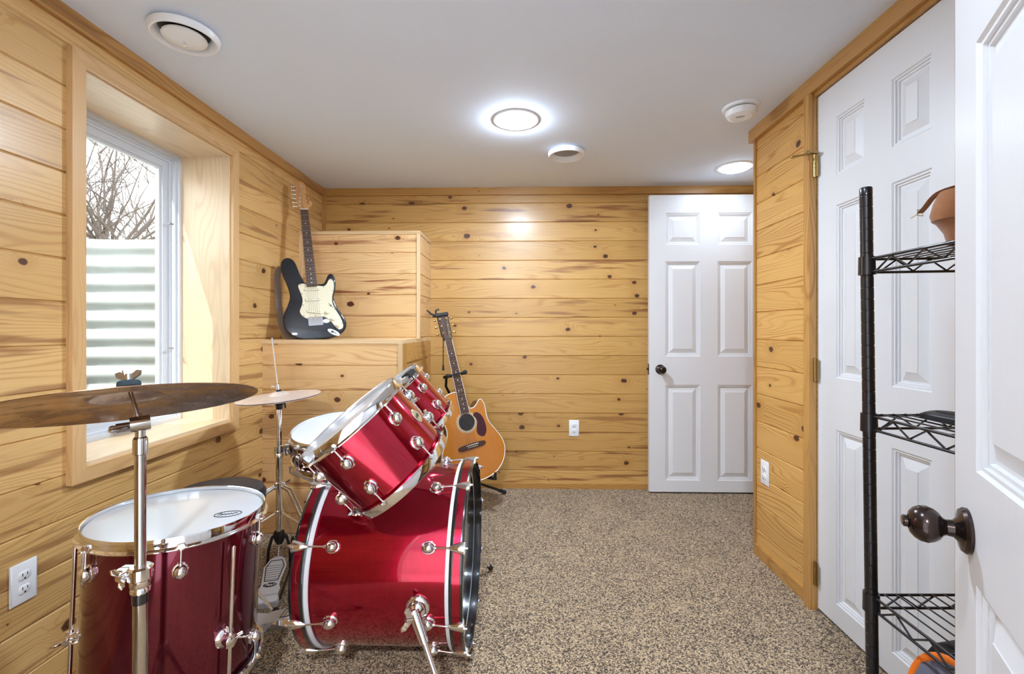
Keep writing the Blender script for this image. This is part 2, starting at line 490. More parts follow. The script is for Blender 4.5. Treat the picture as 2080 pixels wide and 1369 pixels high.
# trims: under the ceiling, in the corners, along the floor
def trimbox(name, lo, hi, g, m=None):
    mb = MB(); mb.box(lo, hi, g); o = mb.build(name, m or m_trim); struct(o); return o
T = .019
trimbox('trim_1', (XL, YN, CEIL-.052), (XL+T, YB, CEIL), 1)['label'] = 'pine ceiling trim along the window wall'
trimbox('trim_2', (XL+T, YB-T, CEIL-.052), (XE, YB, CEIL), 0)['label'] = 'pine ceiling trim on the back wall'
trimbox('trim_3', (XR-.025, YN, CEIL-.062), (XR, YC+.025, CEIL), 1)['label'] = 'pine ceiling trim above the closet door'
trimbox('trim_4', (XR, YC, CEIL-.062), (XE, YC+.025, CEIL), 0)
trimbox('trim_5', (XL, YB-.02, 1.74), (XL+.022, YB, CEIL-.052), 2)
trimbox('trim_6', (XR-.008, YC-.01, 0), (XR+.006, YC+.008, CEIL-.062), 2)['label'] = 'thin pine corner bead at the end of the wall'
trimbox('baseboard_back', (-.66, YB-.014, 0), (XE, YB, .036), 0)
trimbox('baseboard_right', (XR-.012, CY1+.034, 0), (XR, YC, .052), 1)
trimbox('baseboard_left', (XL, YN, 0), (XL+.012, 2.465, .04), 1)
# closet casing
trimbox('trim_7', (XR-.024, CY1-.004, 0), (XR+.004, CY1+.034, CEIL-.062), 2)['label'] = 'pine door casing at the hinge side of the closet door'
trimbox('trim_8', (XR-.006, CY0-.03, CZ1), (XR+.004, CY1, CEIL-.062), 1)
trimbox('trim_9', (XR-.024, CY0-.034, 0), (XR+.004, CY0, CEIL-.062), 2)

# boxed-in corner: a lower box with a ledge and an upper box standing further back
BX, LY, UY, LZ, UZ = -.657, 2.465, 2.88, 1.066, 1.750
mb = MB()
boards(mb, (0, LY, 0), (1, 0, 0), (0, -1, 0), XL, BX-.02, 0, LZ-.022, off=.113, uoff=23)
mb.box((XL, LY+.0056, 0), (BX-.018, YB, LZ-.02), 0, 0)
mb.box((XL, LY-.004, LZ-.022), (BX, YB, LZ), 0, 2)
mb.box((BX-.022, LY-.004, 0), (BX, LY+.012, LZ-.022), 2, 2)
# framed side panel
mb.box((BX-.02, LY+.012, .0), (BX-.008, YB, LZ-.022), 1, 1)
mb.box((BX-.01, LY+.012, .0), (BX, LY+.10, LZ-.022), 2, 1)
mb.box((BX-.01, YB-.10, .0), (BX, YB, LZ-.022), 2, 1)
mb.box((BX-.01, LY+.10, LZ-.13), (BX, YB-.10, LZ-.022), 1, 1)
o = mb.build('wall_lower_box', [m_boxw, m_trim, m_fresh]); struct(o); o['label'] = 'pine boxed-in ledge in the corner with the electric guitar on top'
mb = MB()
boards(mb, (0, UY, 0), (1, 0, 0), (0, -1, 0), XL, BX-.018, LZ, UZ-.02, off=.125, uoff=31)
mb.box((XL, UY+.0056, LZ), (BX-.0056, YB, UZ-.018), 0, 0)
boards(mb, (BX, 0, 0), (0, 1, 0), (1, 0, 0), UY+.012, YB, LZ, UZ-.02, off=.125, uoff=36)
mb.box((XL, UY-.006, UZ-.02), (BX+.004, YB, UZ), 0, 1)
mb.box((BX-.018, UY-.006, LZ), (BX+.004, UY+.012, UZ-.02), 2, 1)
mb.box((XL, UY-.006, LZ), (XL+.022, UY+.012, UZ-.02), 2, 1)
o = mb.build('wall_upper_box', [m_boxw, m_fresh]); struct(o); o['label'] = 'upper pine boxed-in panel behind the electric guitar'

# ------------------------------------------------------------------ window
win = thing('window_1', None, None, M.Translation((XL, (WY0+WY1)/2, WZ0)), kind='structure')
win['label'] = 'deep-set white vinyl casement window with pine casing'
OFF = M.Translation((-XL, -(WY0+WY1)/2, -WZ0))
cw = .0455
def quadprism(mb, pts2, x0, x1, g):
    """casing board given in the wall plane (y,z) with mitred ends"""
    vs = [(x0, p[0], p[1]) for p in pts2]+[(x1, p[0], p[1]) for p in pts2]
    fs = [(0, 1, 2, 3), (7, 6, 5, 4)]+[(i, (i+1) % 4, (i+1) % 4+4, i+4) for i in range(4)]
    o = (RND.uniform(0, 30), RND.randrange(60)+.1)
    pr = lambda v: (v[1]+o[0], v[2]+v[0]+o[1]-WZ0) if g == 1 else (v[2]+o[0], v[1]+v[0]+o[1]-WY0+2)
    mb.add(vs, fs, [[pr(vs[k]) for k in f] for f in fs], 0, OFF)
a0, a1, b0, b1 = WY0, WY1, WZ0, WZ1
for pts, g, nm in (
    ([(a0-cw, b0-cw), (a1+cw, b0-cw), (a1, b0), (a0, b0)], 1, 'casing'),
    ([(a0-cw, b1+cw), (a0, b1), (a1, b1), (a1+cw, b1+cw)], 1, 'casing'),
    ([(a0-cw, b0-cw), (a0, b0), (a0, b1), (a0-cw, b1+cw)], 2, 'casing'),
    ([(a1+cw, b0-cw), (a1+cw, b1+cw), (a1, b1), (a1, b0)], 2, 'casing')):
    mb = MB(); quadprism(mb, pts, XL, XL+.021, g); mb.build(nm, m_casing, win)
XW = -1.66
j = .011
mb = MB(); mb.box((XW, WY0-j, WZ0-.003), (XL+.008, WY1+j, WZ0+.013), 1, 0, OFF); mb.build('sill', m_pale, win)
mb = MB(); mb.box((XW, WY0-j, WZ1-.006), (XL+.004, WY1+j, WZ1+j), 1, 0, OFF); mb.build('head_jamb', m_pale, win)
mb = MB(); mb.box((XW, WY1-.006, WZ0+.013), (XL+.004, WY1+j, WZ1-.006), 2, 0, OFF); mb.build('jamb', m_pale, win)
mb = MB(); mb.box((XW, WY0-j, WZ0+.013), (XL+.004, WY0+.006, WZ1-.006), 2, 0, OFF); mb.build('jamb', m_pale, win)

def rectframe(mb, y0, y1, z0, z1, w, x0, x1, T=None, wb=None):
    wb = w if wb is None else wb
    mb.box((x0, y0, z0), (x1, y1, z0+wb), None, 0, T); mb.box((x0, y0, z1-w), (x1, y1, z1), None, 0, T)
    mb.box((x0, y0, z0+wb), (x1, y0+w, z1-w), None, 0, T); mb.box((x0, y1-w, z0+wb), (x1, y1, z1-w), None, 0, T)
yf0, yf1, zf0, zf1 = WY0-j, WY1+j, WZ0-.003, WZ1+j
mb = MB()
rectframe(mb, yf0, yf1, zf0, zf1, .034, XW-.075, XW, OFF)
rectframe(mb, yf0+.034, yf1-.034, zf0+.034, zf1-.034, .012, XW-.075, XW-.012, OFF)
rectframe(mb, yf0+.046, yf1-.046, zf0+.046, zf1-.046, .01, XW-.075, XW-.03, OFF)
mb.build('frame', m_vinyl, win, 0)
mb = MB()
rectframe(mb, yf0+.056, yf1-.056, zf0+.056, zf1-.056, .030, XW-.07, XW-.04, OFF)
rectframe(mb, yf0+.086, yf1-.086, zf0+.086, zf1-.086, .012, XW-.066, XW-.048, OFF)
sash = mb.build('sash', m_vinyl, win, 0)
m_glass = bpy.data.materials.new('WindowGlass'); m_glass.use_nodes = True
nt = m_glass.node_tree; nt.nodes.clear()
out = nt.nodes.new('ShaderNodeOutputMaterial'); mx = nt.nodes.new('ShaderNodeMixShader'); fr = nt.nodes.new('ShaderNodeFresnel'); fr.inputs[0].default_value = 1.45
tr = nt.nodes.new('ShaderNodeBsdfTransparent'); tr.inputs[0].default_value = (.96, .98, .97, 1); gl = nt.nodes.new('ShaderNodeBsdfGlossy'); gl.inputs['Roughness'].default_value = .02
gm = nt.nodes.new('ShaderNodeNewGeometry'); mm = nt.nodes.new('ShaderNodeMath'); mm.operation = 'SUBTRACT'; mm.inputs[0].default_value = 1; nt.links.new(gm.outputs['Backfacing'], mm.inputs[1])
m2 = nt.nodes.new('ShaderNodeMath'); m2.operation = 'MULTIPLY'; nt.links.new(fr.outputs[0], m2.inputs[0]); nt.links.new(mm.outputs[0], m2.inputs[1])
nt.links.new(m2.outputs[0], mx.inputs[0]); nt.links.new(tr.outputs[0], mx.inputs[1]); nt.links.new(gl.outputs[0], mx.inputs[2]); nt.links.new(mx.outputs[0], out.inputs[0])
mb = MB(); mb.box((XW-.058, yf0+.09, zf0+.09), (XW-.055, yf1-.09, zf1-.09), None, 0, OFF); mb.build('pane', m_glass, sash, 0)
mb = MB(); mb.box((XW-.012, WY0+.36, zf0+.034), (XW+.02, WY0+.46, zf0+.052), None, 0, OFF); mb.tube([V((XW+.01, WY0+.38, zf0+.058)), V((XW+.03, WY0+.44, zf0+.06)), V((XW+.03, WY0+.50, zf0+.056))], .006, 8, T=OFF)
mb.build('crank_handle', m_vinyl, win)
for z in (1.03, 1.62):
    mb = MB(); mb.box((XW-.014, WY1-.075, z), (XW-.004, WY1-.052, z+.006), None, 0, OFF); mb.build('latch', m_grey, win, 0)

# ------------------------------------------------------------------ doors
def six_panel(name, W, Hd, us, zs, thick=.035):
    """six-panel moulded slab, hinge edge at x=0, face towards -y, local z from the slab's foot"""
    mb = MB()
    xs = sorted({0, W, *[u for p in us for u in p]}); zz = sorted({0, Hd, *[z for p in zs for z in p]})
    for i in range(len(xs)-1):
        for k in range(len(zz)-1):
            xa, xb, za, zb = xs[i], xs[i+1], zz[k], zz[k+1]
            hole = any(abs(xa-p[0]) < 1e-6 and abs(xb-p[1]) < 1e-6 for p in us) and any(abs(za-p[0]) < 1e-6 and abs(zb-p[1]) < 1e-6 for p in zs)
            for side in (0, 1):
                y0 = 0 if side == 0 else thick; sg = 1 if side == 0 else -1
                if not hole:
                    mb.add([(xa, y0, za), (xb, y0, za), (xb, y0, zb), (xa, y0, zb)], [(0, 1, 2, 3)]); continue
                prof = [(0, 0), (.004, .0045), (.009, .0045), (.010, .0095), (.016, .0095), (.018, .0145), (.024, .0145), (.050, .0045), (.051, .003)]
                vs = []
                for ins, d in prof:
                    y = y0+sg*d
                    vs += [(xa+ins, y, za+ins), (xb-ins, y, za+ins), (xb-ins, y, zb-ins), (xa+ins, y, zb-ins)]
                fs = []
                for a in range(len(prof)-1):
                    for q in range(4):
                        r = (q+1) % 4; fs.append((a*4+q, a*4+r, a*4+4+r, a*4+4+q))
                L = (len(prof)-1)*4; fs.append((L, L+1, L+2, L+3)); mb.add(vs, fs)
    for xa, xb in zip(xs, xs[1:]):
        for z in (0, Hd): mb.add([(xa, 0, z), (xb, 0, z), (xb, thick, z), (xa, thick, z)], [(0, 1, 2, 3)])
    for za, zb in zip(zz, zz[1:]):
        for x in (0, W): mb.add([(x, 0, za), (x, thick, za), (x, thick, zb), (x, 0, zb)], [(0, 1, 2, 3)])
    return mb

def weld(o):
    bm = bmesh.new(); bm.from_mesh(o.data); bmesh.ops.remove_doubles(bm, verts=bm.verts, dist=1e-5)
    bmesh.ops.recalc_face_normals(bm, faces=bm.faces); bm.to_mesh(o.data); bm.free()

ZS = [(.079, .732), (.927, 1.576), (1.689, 1.907)]
def knob_mesh(T, r=.027, stem=.032):
    mb = MB()
    mb.lathe([(0, 0), (.033, 0), (.033, .004), (.030, .008), (.018, .011), (.0125, .016), (.0115, stem-.006), (.014, stem-.002)], 32, T)
    k = [(.014, stem-.002), (.020, stem+.002), (r-.003, stem+.008), (r, stem+.016), (r-.001, stem+.024), (r-.005, stem+.031), (r-.011, stem+.036), (.0105, stem+.0375), (.0105, stem+.0365), (0, stem+.0365)]
    mb.lathe(k, 32, T); return mb

# closet door (closed, hinged at its far edge)
dm = frame((XR+.007, CY1-.006, .012), (0, -1, 0), (1, 0, 0), (0, 0, 1))
d1 = thing('door_1', None, None, dm, kind='structure'); d1['label'] = 'white six-panel closet door behind the wire shelves'
o = six_panel('slab', .618, 2.035, [(.107, .250), (.365, .508)], ZS).build('slab', m_door, d1, 0); weld(o)
for n, z in enumerate((1.775, .961, .148)):
    T = M.Translation((.002, -.011, z-.012))
    mb = MB()
    for q in range(5):
        mb.cyl((0, 0, -.044+q*.0178), (0, 0, -.0275+q*.0178), .0062, n=14, T=T)
    mb.cyl((0, 0, -.047), (0, 0, .048), .0042, n=10, T=T)
    mb.box((.001, .0005, -.044), (.016, .0035, .044), None, 0, T); mb.box((-.016, -.001, -.044), (-.001, .003, .044), None, 0, T)
    h = mb.build('hinge', m_brass, d1)
    if n == 0:
        mb = MB(); Q = T @ M.Translation((0, 0, .05))
        mb.box((-.012, -.012, -.002), (.008, .008, .004), None, 0, Q)
        mb.tube([V((-.006, -.006, .001)), V((-.016, -.05, -.003)), V((-.02, -.068, -.006))], .0042, 8, T=Q)
        mb.ball((-.021, -.075, -.007), (.009, .009, .006), 10, 8, Q)
        mb.tube([V((0.004, -.006, .001)), V((.012, -.03, -.001))], .004, 8, T=Q); mb.ball((.013, -.036, -.001), .0075, 10, 8, Q)
        mb.build('hinge_stop', m_brass, h)

# alcove door, swung open in front of the back wall
a = at(1319, 998, 3.115); hx = a.x+.806
dm = frame((hx, a.y, .012), (-1, -.004, 0), (.004, -1, 0), (0, 0, 1))
dm = frame((a.x, a.y-.0, .012), (1, 0, 0), (0, 1, 0), (0, 0, 1))
d2 = thing('door_2', None, None, dm, kind='structure'); d2['label'] = 'white six-panel door standing open against the back wall'
o = six_panel('slab', .806, 2.03, [(.110, .345), (.463, .696)], ZS).build('slab', m_door, d2, 0); weld(o)
T = frame((.074, 0, .838), (1, 0, 0), (0, 0, 1), (0, -1, 0)); knob_mesh(T).build('knob', m_bronze, d2)
mb = MB(); mb.box((-.002, .008, .80), (.0005, .028, .875)); mb.box((-.012, .012, .832), (0, .024, .846)); mb.build('latch', m_bronze, d2, 0)

# entry door, open beside the camera
E = room((1940-CX)/F*.725, .725, 0); dd = room(.527, .850, 0); dd.z = 0; dd.normalize()
nn = V((-dd.y, dd.x, 0))           # faces the room's middle
Wd = .914
hg = E-dd*Wd
dm = frame((E.x, E.y, .012), -dd, -nn, (0, 0, 1))
d3 = thing('door_3', None, None, dm, kind='structure'); d3['label'] = 'white six-panel entry door standing open close by, with a bronze knob'
Z3 = [(.070, .748), (.908, 1.513), (1.64, 1.90)]
o = six_panel('slab', Wd, 2.03, [(.098, .40), (.514, .816)], Z3).build('slab', m_door, d3, 0); weld(o)
T = frame((.0625, 0, .811), (1, 0, 0), (0, 0, 1), (0, -1, 0))
kn = knob_mesh(T, .0272, .03).build('knob', m_bronze, d3)
mb = MB(); T2 = T @ M.Translation((0, 0, .066)); mb.cyl((0, 0, -.004), (0, 0, .002), .0085, n=16, T=T2)
mb.prism([(r*cos(t), .75*r*sin(t)) for r, t in [(.0115, 2*pi*k/20) for k in range(20)]], .001, .009, T2, bev=.002)
mb.build('lock_button', m_bronze, kn)
T = frame((.0625, .035, .811), (1, 0, 0), (0, 0, -1), (0, 1, 0)); knob_mesh(T, .0272, .03).build('knob', m_bronze, d3)

# ------------------------------------------------------------------ outlets
def outlet(label, M4):
    t = thing('power_outlet', label, 'outlet', M4)
    mb = MB(); mb.prism([(-.035, -.0575), (.035, -.0575), (.035, .0575), (-.035, .0575)], 0, .0065, bev=.005, nb=3); mb.build('cover_plate', m_white, t, 50)
    for s in (-1, 1):
        pts = [(.0165*cos(t2), max(-.0125, min(.0125, .0165*sin(t2)))+s*.0195) for t2 in [2*pi*k/28 for k in range(28)]]
        mb = MB(); mb.prism(pts, .005, .0088, bev=.001); r = mb.build('receptacle', m_white, t, 50)
        mb = MB()
        for x, h in ((-.0064, .0046), (.0064, .0038)):
            mb.box((x-.0011, s*.0195+.0035-h, .0086), (x+.0011, s*.0195+.0035+h, .00895))
        mb.prism([(.0026*cos(q), s*.0195-.0078+.0026*sin(q)) for q in [2*pi*k/12 for k in range(12)]], .0086, .00895)
        mb.build('slots', m_dark, r, 0)
    mb = MB(); mb.lathe([(0, .0075), (.0026, .0072), (.003, .0064)], 12); mb.build('screw', m_white, t)
    return t
outlet('white power outlet on the window wall, below the large cymbal', frame((XL, 1.266, .40), (0, 1, 0), (0, 0, 1), (1, 0, 0)))
outlet('white power outlet on the back wall between the acoustic guitar and the open door', frame((.361, YB, .4265), (1, 0, 0), (0, 0, 1), (0, -1, 0)))
outlet('white power outlet on the narrow pine wall beside the closet door', frame((XR, 2.222, .4316), (0, -1, 0), (0, 0, 1), (-1, 0, 0)))

# ------------------------------------------------------------------ things on the ceiling
def emit(name, col, s):
    m = bpy.data.materials.new(name); m.use_nodes = True; nt = m.node_tree; nt.nodes.clear()
    o = nt.nodes.new('ShaderNodeOutputMaterial'); e = nt.nodes.new('ShaderNodeEmission'); e.inputs[0].default_value = col; e.inputs[1].default_value = s
    nt.links.new(e.outputs[0], o.inputs[0]); return m
LC = (.8, .95, 1.14, 1)
DOWN = lambda x, y: frame((x, y, CEIL), (1, 0, 0), (0, -1, 0), (0, 0, -1))
def lamp(label, x, y, k):
    t = thing('ceiling_light', label, 'ceiling light', DOWN(x, y), 'round recessed ceiling lights')
    MB().lathe([(.112, 0), (.1115, .002), (.108, .0035), (.0875, .0045), (.086, .0)], 48).build('trim_ring', m_white, t)
    MB().lathe([(.0878, .004), (.086, .008), (.076, .013), (.05, .017), (0, .019)], 48).build('lens', emit('LampLens', LC if y > 0 else (.94, .98, 1.04, 1), k), t)
lamp('round lit ceiling light in the middle of the ceiling', -.033, 2.182, LAMP)
lamp('round lit ceiling light beyond the smoke detector, in front of the open door', 1.314, 2.849, LAMP*.12)
lamp('added unseen ceiling light just inside the doorway, brightening the room', -.05, .70, LAMP*.3)  # unseen fixture added to raise the room's brightness
lamp('added unseen fill light on the hall ceiling behind the doorway', -.25, -.95, HALL_FILL)  # unseen hall lamp, added as fill through the doorway

def vent(label, x, y, cone):
    t = thing('ceiling_vent', label, 'vent', DOWN(x, y), 'round ceiling vents')
    r = .100
    MB().lathe([(r-.014, 0), (r-.014, .008), (r+.001, .009), (r+.003, .012), (r+.0, .026), (r-.004, .031), (r-.008, .0315), (r-.012, .028), (r-.022, .012), (r-.026, .004), (r-.027, 0)], 56).build('ring', m_white, t)
    MB().lathe([(0, .003), (r-.026, .003)], 40).build('duct_plate', m_grey if not cone else m_dark, t)
    if cone:
        MB().lathe([(0, .014), (.050, .014), (.064, .022), (.0655, .026), (.063, .030), (.045, .036), (.02, .039), (0, .0395)], 48).build('disc', m_white, t)
        mb = MB(); mb.cyl((0, 0, .036), (0, 0, .052), .0042, n=12); mb.build('screw', m_chrome, t)
vent('round white ceiling vent with a central disc, above the window wall', -1.136, 1.502, True)
vent('round white ceiling vent ring with a grey open centre, beyond the middle light', .244, 2.567, False)

t = thing('smoke_detector', 'white round smoke detector on the ceiling near the closet wall', 'smoke detector', DOWN(.986, 2.081) @ M.Rotation(rad(18), 4, 'Z'))
MB().lathe([(.078, 0), (.078, .004), (.074, .010), (.060, .012)], 48).build('base_plate', m_white, t)
MB().lathe([(.058, .010), (.058, .016)], 40).build('vent_gap', m_dark, t)
mb = MB(); mb.lathe([(.063, .015), (.065, .017), (.064, .030), (.058, .041), (.044, .0465), (.04, .0455), (0, .0455)], 48); hs = mb.build('housing', m_white, t)
mb = MB()
for k in range(6): mb.box((-.020+k*.006, .008-.009+abs(k-2.5)*.001, .0453), (-.0175+k*.006, .008+.009-abs(k-2.5)*.001, .0462))
mb.build('sounder_slots', m_dark, hs, 0)
mb = MB(); mb.lathe([(0.0105, .0455), (.0105, .0475), (0, .048)], 20, M.Translation((.026, .004, 0))); mb.build('test_button', m_white, hs)

# ------------------------------------------------------------------ outside the window
m_galv = plain_noise('GalvanisedSteel', srgb(196, 204, 204), .25, 9, .5, .05, metal=.25)
m_ground = plain_noise('DryGround', srgb(206, 200, 190), .35, 6, .95, .4, .02)
m_gravel = plain_noise('WellGravel', srgb(190, 184, 176), .5, 40, .95, .8, .02)
m_bark = mat('BareTwigs', srgb(92, 84, 80), .9)
def well_path():
    x0, x1, y0, y1, r = XL-.30, -2.62, 1.2, 2.45, .40
    p = [V((x0, y0, 0))]
    p += [V((x1+r-r*sin(q), y0+r-r*cos(q), 0)) for q in [pi/2*k/10 for k in range(11)]]
    p += [V((x1+r-r*cos(q), y1-r+r*sin(q), 0)) for q in [pi/2*k/10 for k in range(11)]]
    return p+[V((x0, y1, 0))]
wp = well_path(); c0 = V((-2.0, 1.83, 0))
mb = MB(); nz = 132; vs = []; fs = []
for i in range(nz+1):
    z = .35+1.265*i/nz
    for k, p in enumerate(wp):
        q = p+(p-c0).normalized()*(.016*sin(2*pi*z/.1))
        vs.append((q.x, q.y, z))
n = len(wp)
for i in range(nz):
    for k in range(n-1): fs.append((i*n+k, i*n+k+1, i*n+n+k+1, i*n+n+k))
mb.add(vs, fs); ow = mb.build('window_well', m_galv, None, 60)
ow.modifiers.new('Solid', 'SOLIDIFY').thickness = .004
tag(ow, 'corrugated galvanised window well outside the window', 'window well')
mb = MB(); mb.prism([(p.x+(c0.x-p.x)*.06, p.y+(c0.y-p.y)*.06) for p in wp], .33, .46); o = mb.build('gravel', m_gravel); tag(o, 'pale gravel at the bottom of the window well', 'gravel', kind='stuff')
mb = MB()
for lo, hi in (((-14, -8, 1.3), (-2.64, 16, 1.6)), ((-2.64, -8, 1.3), (XL-.29, 1.17, 1.6)), ((-2.64, 2.48, 1.3), (XL-.29, 16, 1.6)), ((-2.7, 1.1, .28), (XL-.29, 2.55, .328))): mb.box(lo, hi)
struct(mb.build('ground', m_ground))
def shrub(label, x, y, h, nb, seed):
    R = random.Random(seed); mb = MB()
    def grow(p, d, L, r, lev):
        pts = [p]; q = p
        for i in range(4):
            d = (d+V((R.uniform(-.35, .35), R.uniform(-.35, .35), R.uniform(-.2, .22)))).normalized(); q = q+d*L/4; pts.append(q)
        mb.tube(pts, [r*(1-.16*i) for i in range(5)], 5)
        if lev > 0:
            for i in range(3 if lev > 1 else 4):
                k = R.randint(1, 4)
                grow(pts[k], (d+V((R.uniform(-.9, .9), R.uniform(-.9, .9), R.uniform(-.35, .5)))).normalized(), L*R.uniform(.5, .75), r*.55, lev-1)
    for b in range(nb):
        a = R.uniform(0, 2*pi); grow(V((x+R.uniform(-.12, .12), y+R.uniform(-.12, .12), 1.58)), V((cos(a)*.8, sin(a)*.8, R.uniform(.5, 1.2))).normalized(), h*R.uniform(.6, 1), .012, 3)
    o = mb.build('bare_bush', m_bark); tag(o, label, 'shrub')
shrub('leafless shrub of tangled twigs just beyond the window well', -2.75, 3.0, 1.0, 24, 3)
shrub('leafless shrub further out behind the nearer tangled one', -5.6, 5.9, 1.9, 20, 8)
# ------------------------------------------------------------------ drums
def wing_nut(mb, T, s=1.0):
    mb.cyl((0, 0, 0), (0, 0, .012*s), .0055*s, n=12, T=T)
    for q in (1, -1):
        mb.prism([(q*.002*s, .001*s), (q*.006*s, 0), (q*.019*s, .008*s), (q*.021*s, .016*s), (q*.013*s, .018*s), (q*.004*s, .011*s)], -.002*s, .002*s, T @ M.Rotation(pi/2, 4, 'X'), bev=.0008*s)

def lug(parent, th, rs, z, sgn, rodlen, scale=1.0, T=None, rod=True):
    """round turret lug on the shell at angle th; its tension rod runs along sgn*z"""
    L = frame((rs*cos(th), rs*sin(th), z), (0, 0, 1), (-sin(th), cos(th), 0), (cos(th), sin(th), 0))
    # local: x along the drum axis, y tangential, z out of the shell
    L = frame((rs*cos(th), rs*sin(th), z), (-sin(th), cos(th), 0), (0, 0, 1), (cos(th), sin(th), 0))
    if T is not None: L = T @ L
    s = scale
    mb = MB()
    mb.lathe([(0, -.004), (.0195*s, -.004), (.0195*s, .0025*s), (.0175*s, .0045*s), (0, .0045*s)], 28, L @ M.Diagonal((.9, 1.08, 1, 1)))
    mb.lathe([(.0155*s, .004*s), (.0160*s, .010*s), (.0145*s, .017*s), (.010*s, .0225*s), (.005*s, .0245*s), (0, .025*s)], 28, L @ M.Diagonal((.92, 1.1, 1, 1)))
    mb.cyl((0, sgn*.012*s, .011*s), (0, sgn*.022*s, .011*s), .0052*s, .0046*s, 14, T=L)
    o = mb.build('lug', m_chrome, parent, 40)
    if rod:
        mb = MB(); mb.cyl((0, sgn*.018*s, .011*s), (0, sgn*rodlen, .011*s), .0026, n=10, T=L)
        mb.cyl((0, sgn*rodlen, .011*s), (0, sgn*(rodlen+.006), .011*s), .0052, n=12, T=L)
        mb.box((-.0028, min(sgn*(rodlen+.006), sgn*(rodlen+.012)), .011*s-.0028), (.0028, max(sgn*(rodlen+.006), sgn*(rodlen+.012)), .011*s+.0028), None, 0, L)
        mb.build('tension_rod', m_chrome, o, 40)
    return o

def metal_hoop(parent, R, z, sgn, angs, h=.026):
    """pressed chrome hoop whose rim stands at z (sgn=+1 rim up, -1 rim down); ears at the tension rods"""
    mb = MB()
    p = [(R-.0035, 0), (R-.001, .0015), (R, 0), (R, -h+.004), (R+.004, -h+.001), (R+.009, -h), (R+.009, -h-.002), (R+.002, -h-.003), (R-.0025, -h+.003), (R-.0035, -h+.008)]
    mb.lathe([(r, z+sgn*q) for r, q in p], 80, closed=True)
    for t in angs:
        L = frame(((R+.001)*cos(t), (R+.001)*sin(t), z-sgn*h), (-sin(t), cos(t), 0), (0, 0, sgn), (cos(t), sin(t), 0))
        pts = [(-.016, -.002), (.016, -.002), (.010, .004), (.006, .012), (-.006, .012), (-.010, .004)]
        mb.prism(pts, -.001, .007, L, bev=.0015)
        mb.cyl((0, -.002, .0085), (0, .0015, .0085), .008, n=16, T=L)
    return mb.build('hoop', m_chrome, parent, 40)

def metal_drum(t, R, D, n, ph, top_skin, bot_skin, shellmat, gap=None, lz=(.085, .085), two=True):
    """parts of a tom-like drum standing on local z=0..D (rim planes)"""
    rs = R-.009
    MB().lathe([(rs, .016), (rs, D-.014), (rs-.004, D-.010), (rs-.009, D-.014), (rs-.009, .016), (rs-.004, .012)], 96, closed=True).build('shell', shellmat, t, 30)
    angs = [ph+2*pi*k/n for k in range(n)]
    MB().lathe([(R-.004, D-.020), (R-.004, D-.013), (R-.0065, D-.0105), (R-.010, D-.0095), (0, D-.0095)], 80).build('batter_head', top_skin, t)
    MB().lathe([(R-.004, .020), (R-.004, .013), (R-.0065, .0105), (R-.010, .0095), (0, .0095)], 80).build('resonant_head', bot_skin, t)
    metal_hoop(t, R, D, 1, angs); metal_hoop(t, R, 0, -1, angs)
    for a in angs:
        lug(t, a, rs, D-lz[0], 1, lz[0]-.026, 1)
        if two: lug(t, a, rs, lz[1], -1, lz[1]-.026, 1)
    return t

def badge(t, th, rs, z, word=True, s=1.0):
    L = frame((rs*cos(th), rs*sin(th), z), (-sin(th), cos(th), 0), (0, 0, 1), (cos(th), sin(th), 0))
    mb = MB(); mb.prism([(.0185*s*cos(q), .0235*s*sin(q)) for q in [2*pi*k/36 for k in range(36)]], -.0005, .0012, L, bev=.0006)
    b = mb.build('badge', mat('BadgeGold', srgb(206, 196, 160), .3, metal=.8) if 'BadgeGold' not in bpy.data.materials else bpy.data.materials['BadgeGold'], t)
    mb = MB(); mb.tube([(.0165*s*cos(q), .0212*s*sin(q), .0013) for q in [2*pi*k/36 for k in range(36)]], .0008, 6, True, T=L); mb.build('badge_rim', m_chrome, b)
    if word: text('badge_lettering', 'pdp', .019*s, m_dark, b, L @ M.Translation((0, .001, .0014)), shear=.15, sx=.85)

# floor tom -----------------------------------------------------------
C = V((-.979, 1.279, .605)); nrm = V((.025, .023, .999))
FD = .452
ft = thing('floor_tom', 'large wine red floor tom with clear head, on three chrome legs under the big cymbal', 'drum', axis_frame(C-nrm.normalized()*FD, nrm))
metal_drum(ft, .213, FD, 6, rad(8), m_skin_clear, m_skin_clear, m_wine, lz=(.086, .086))
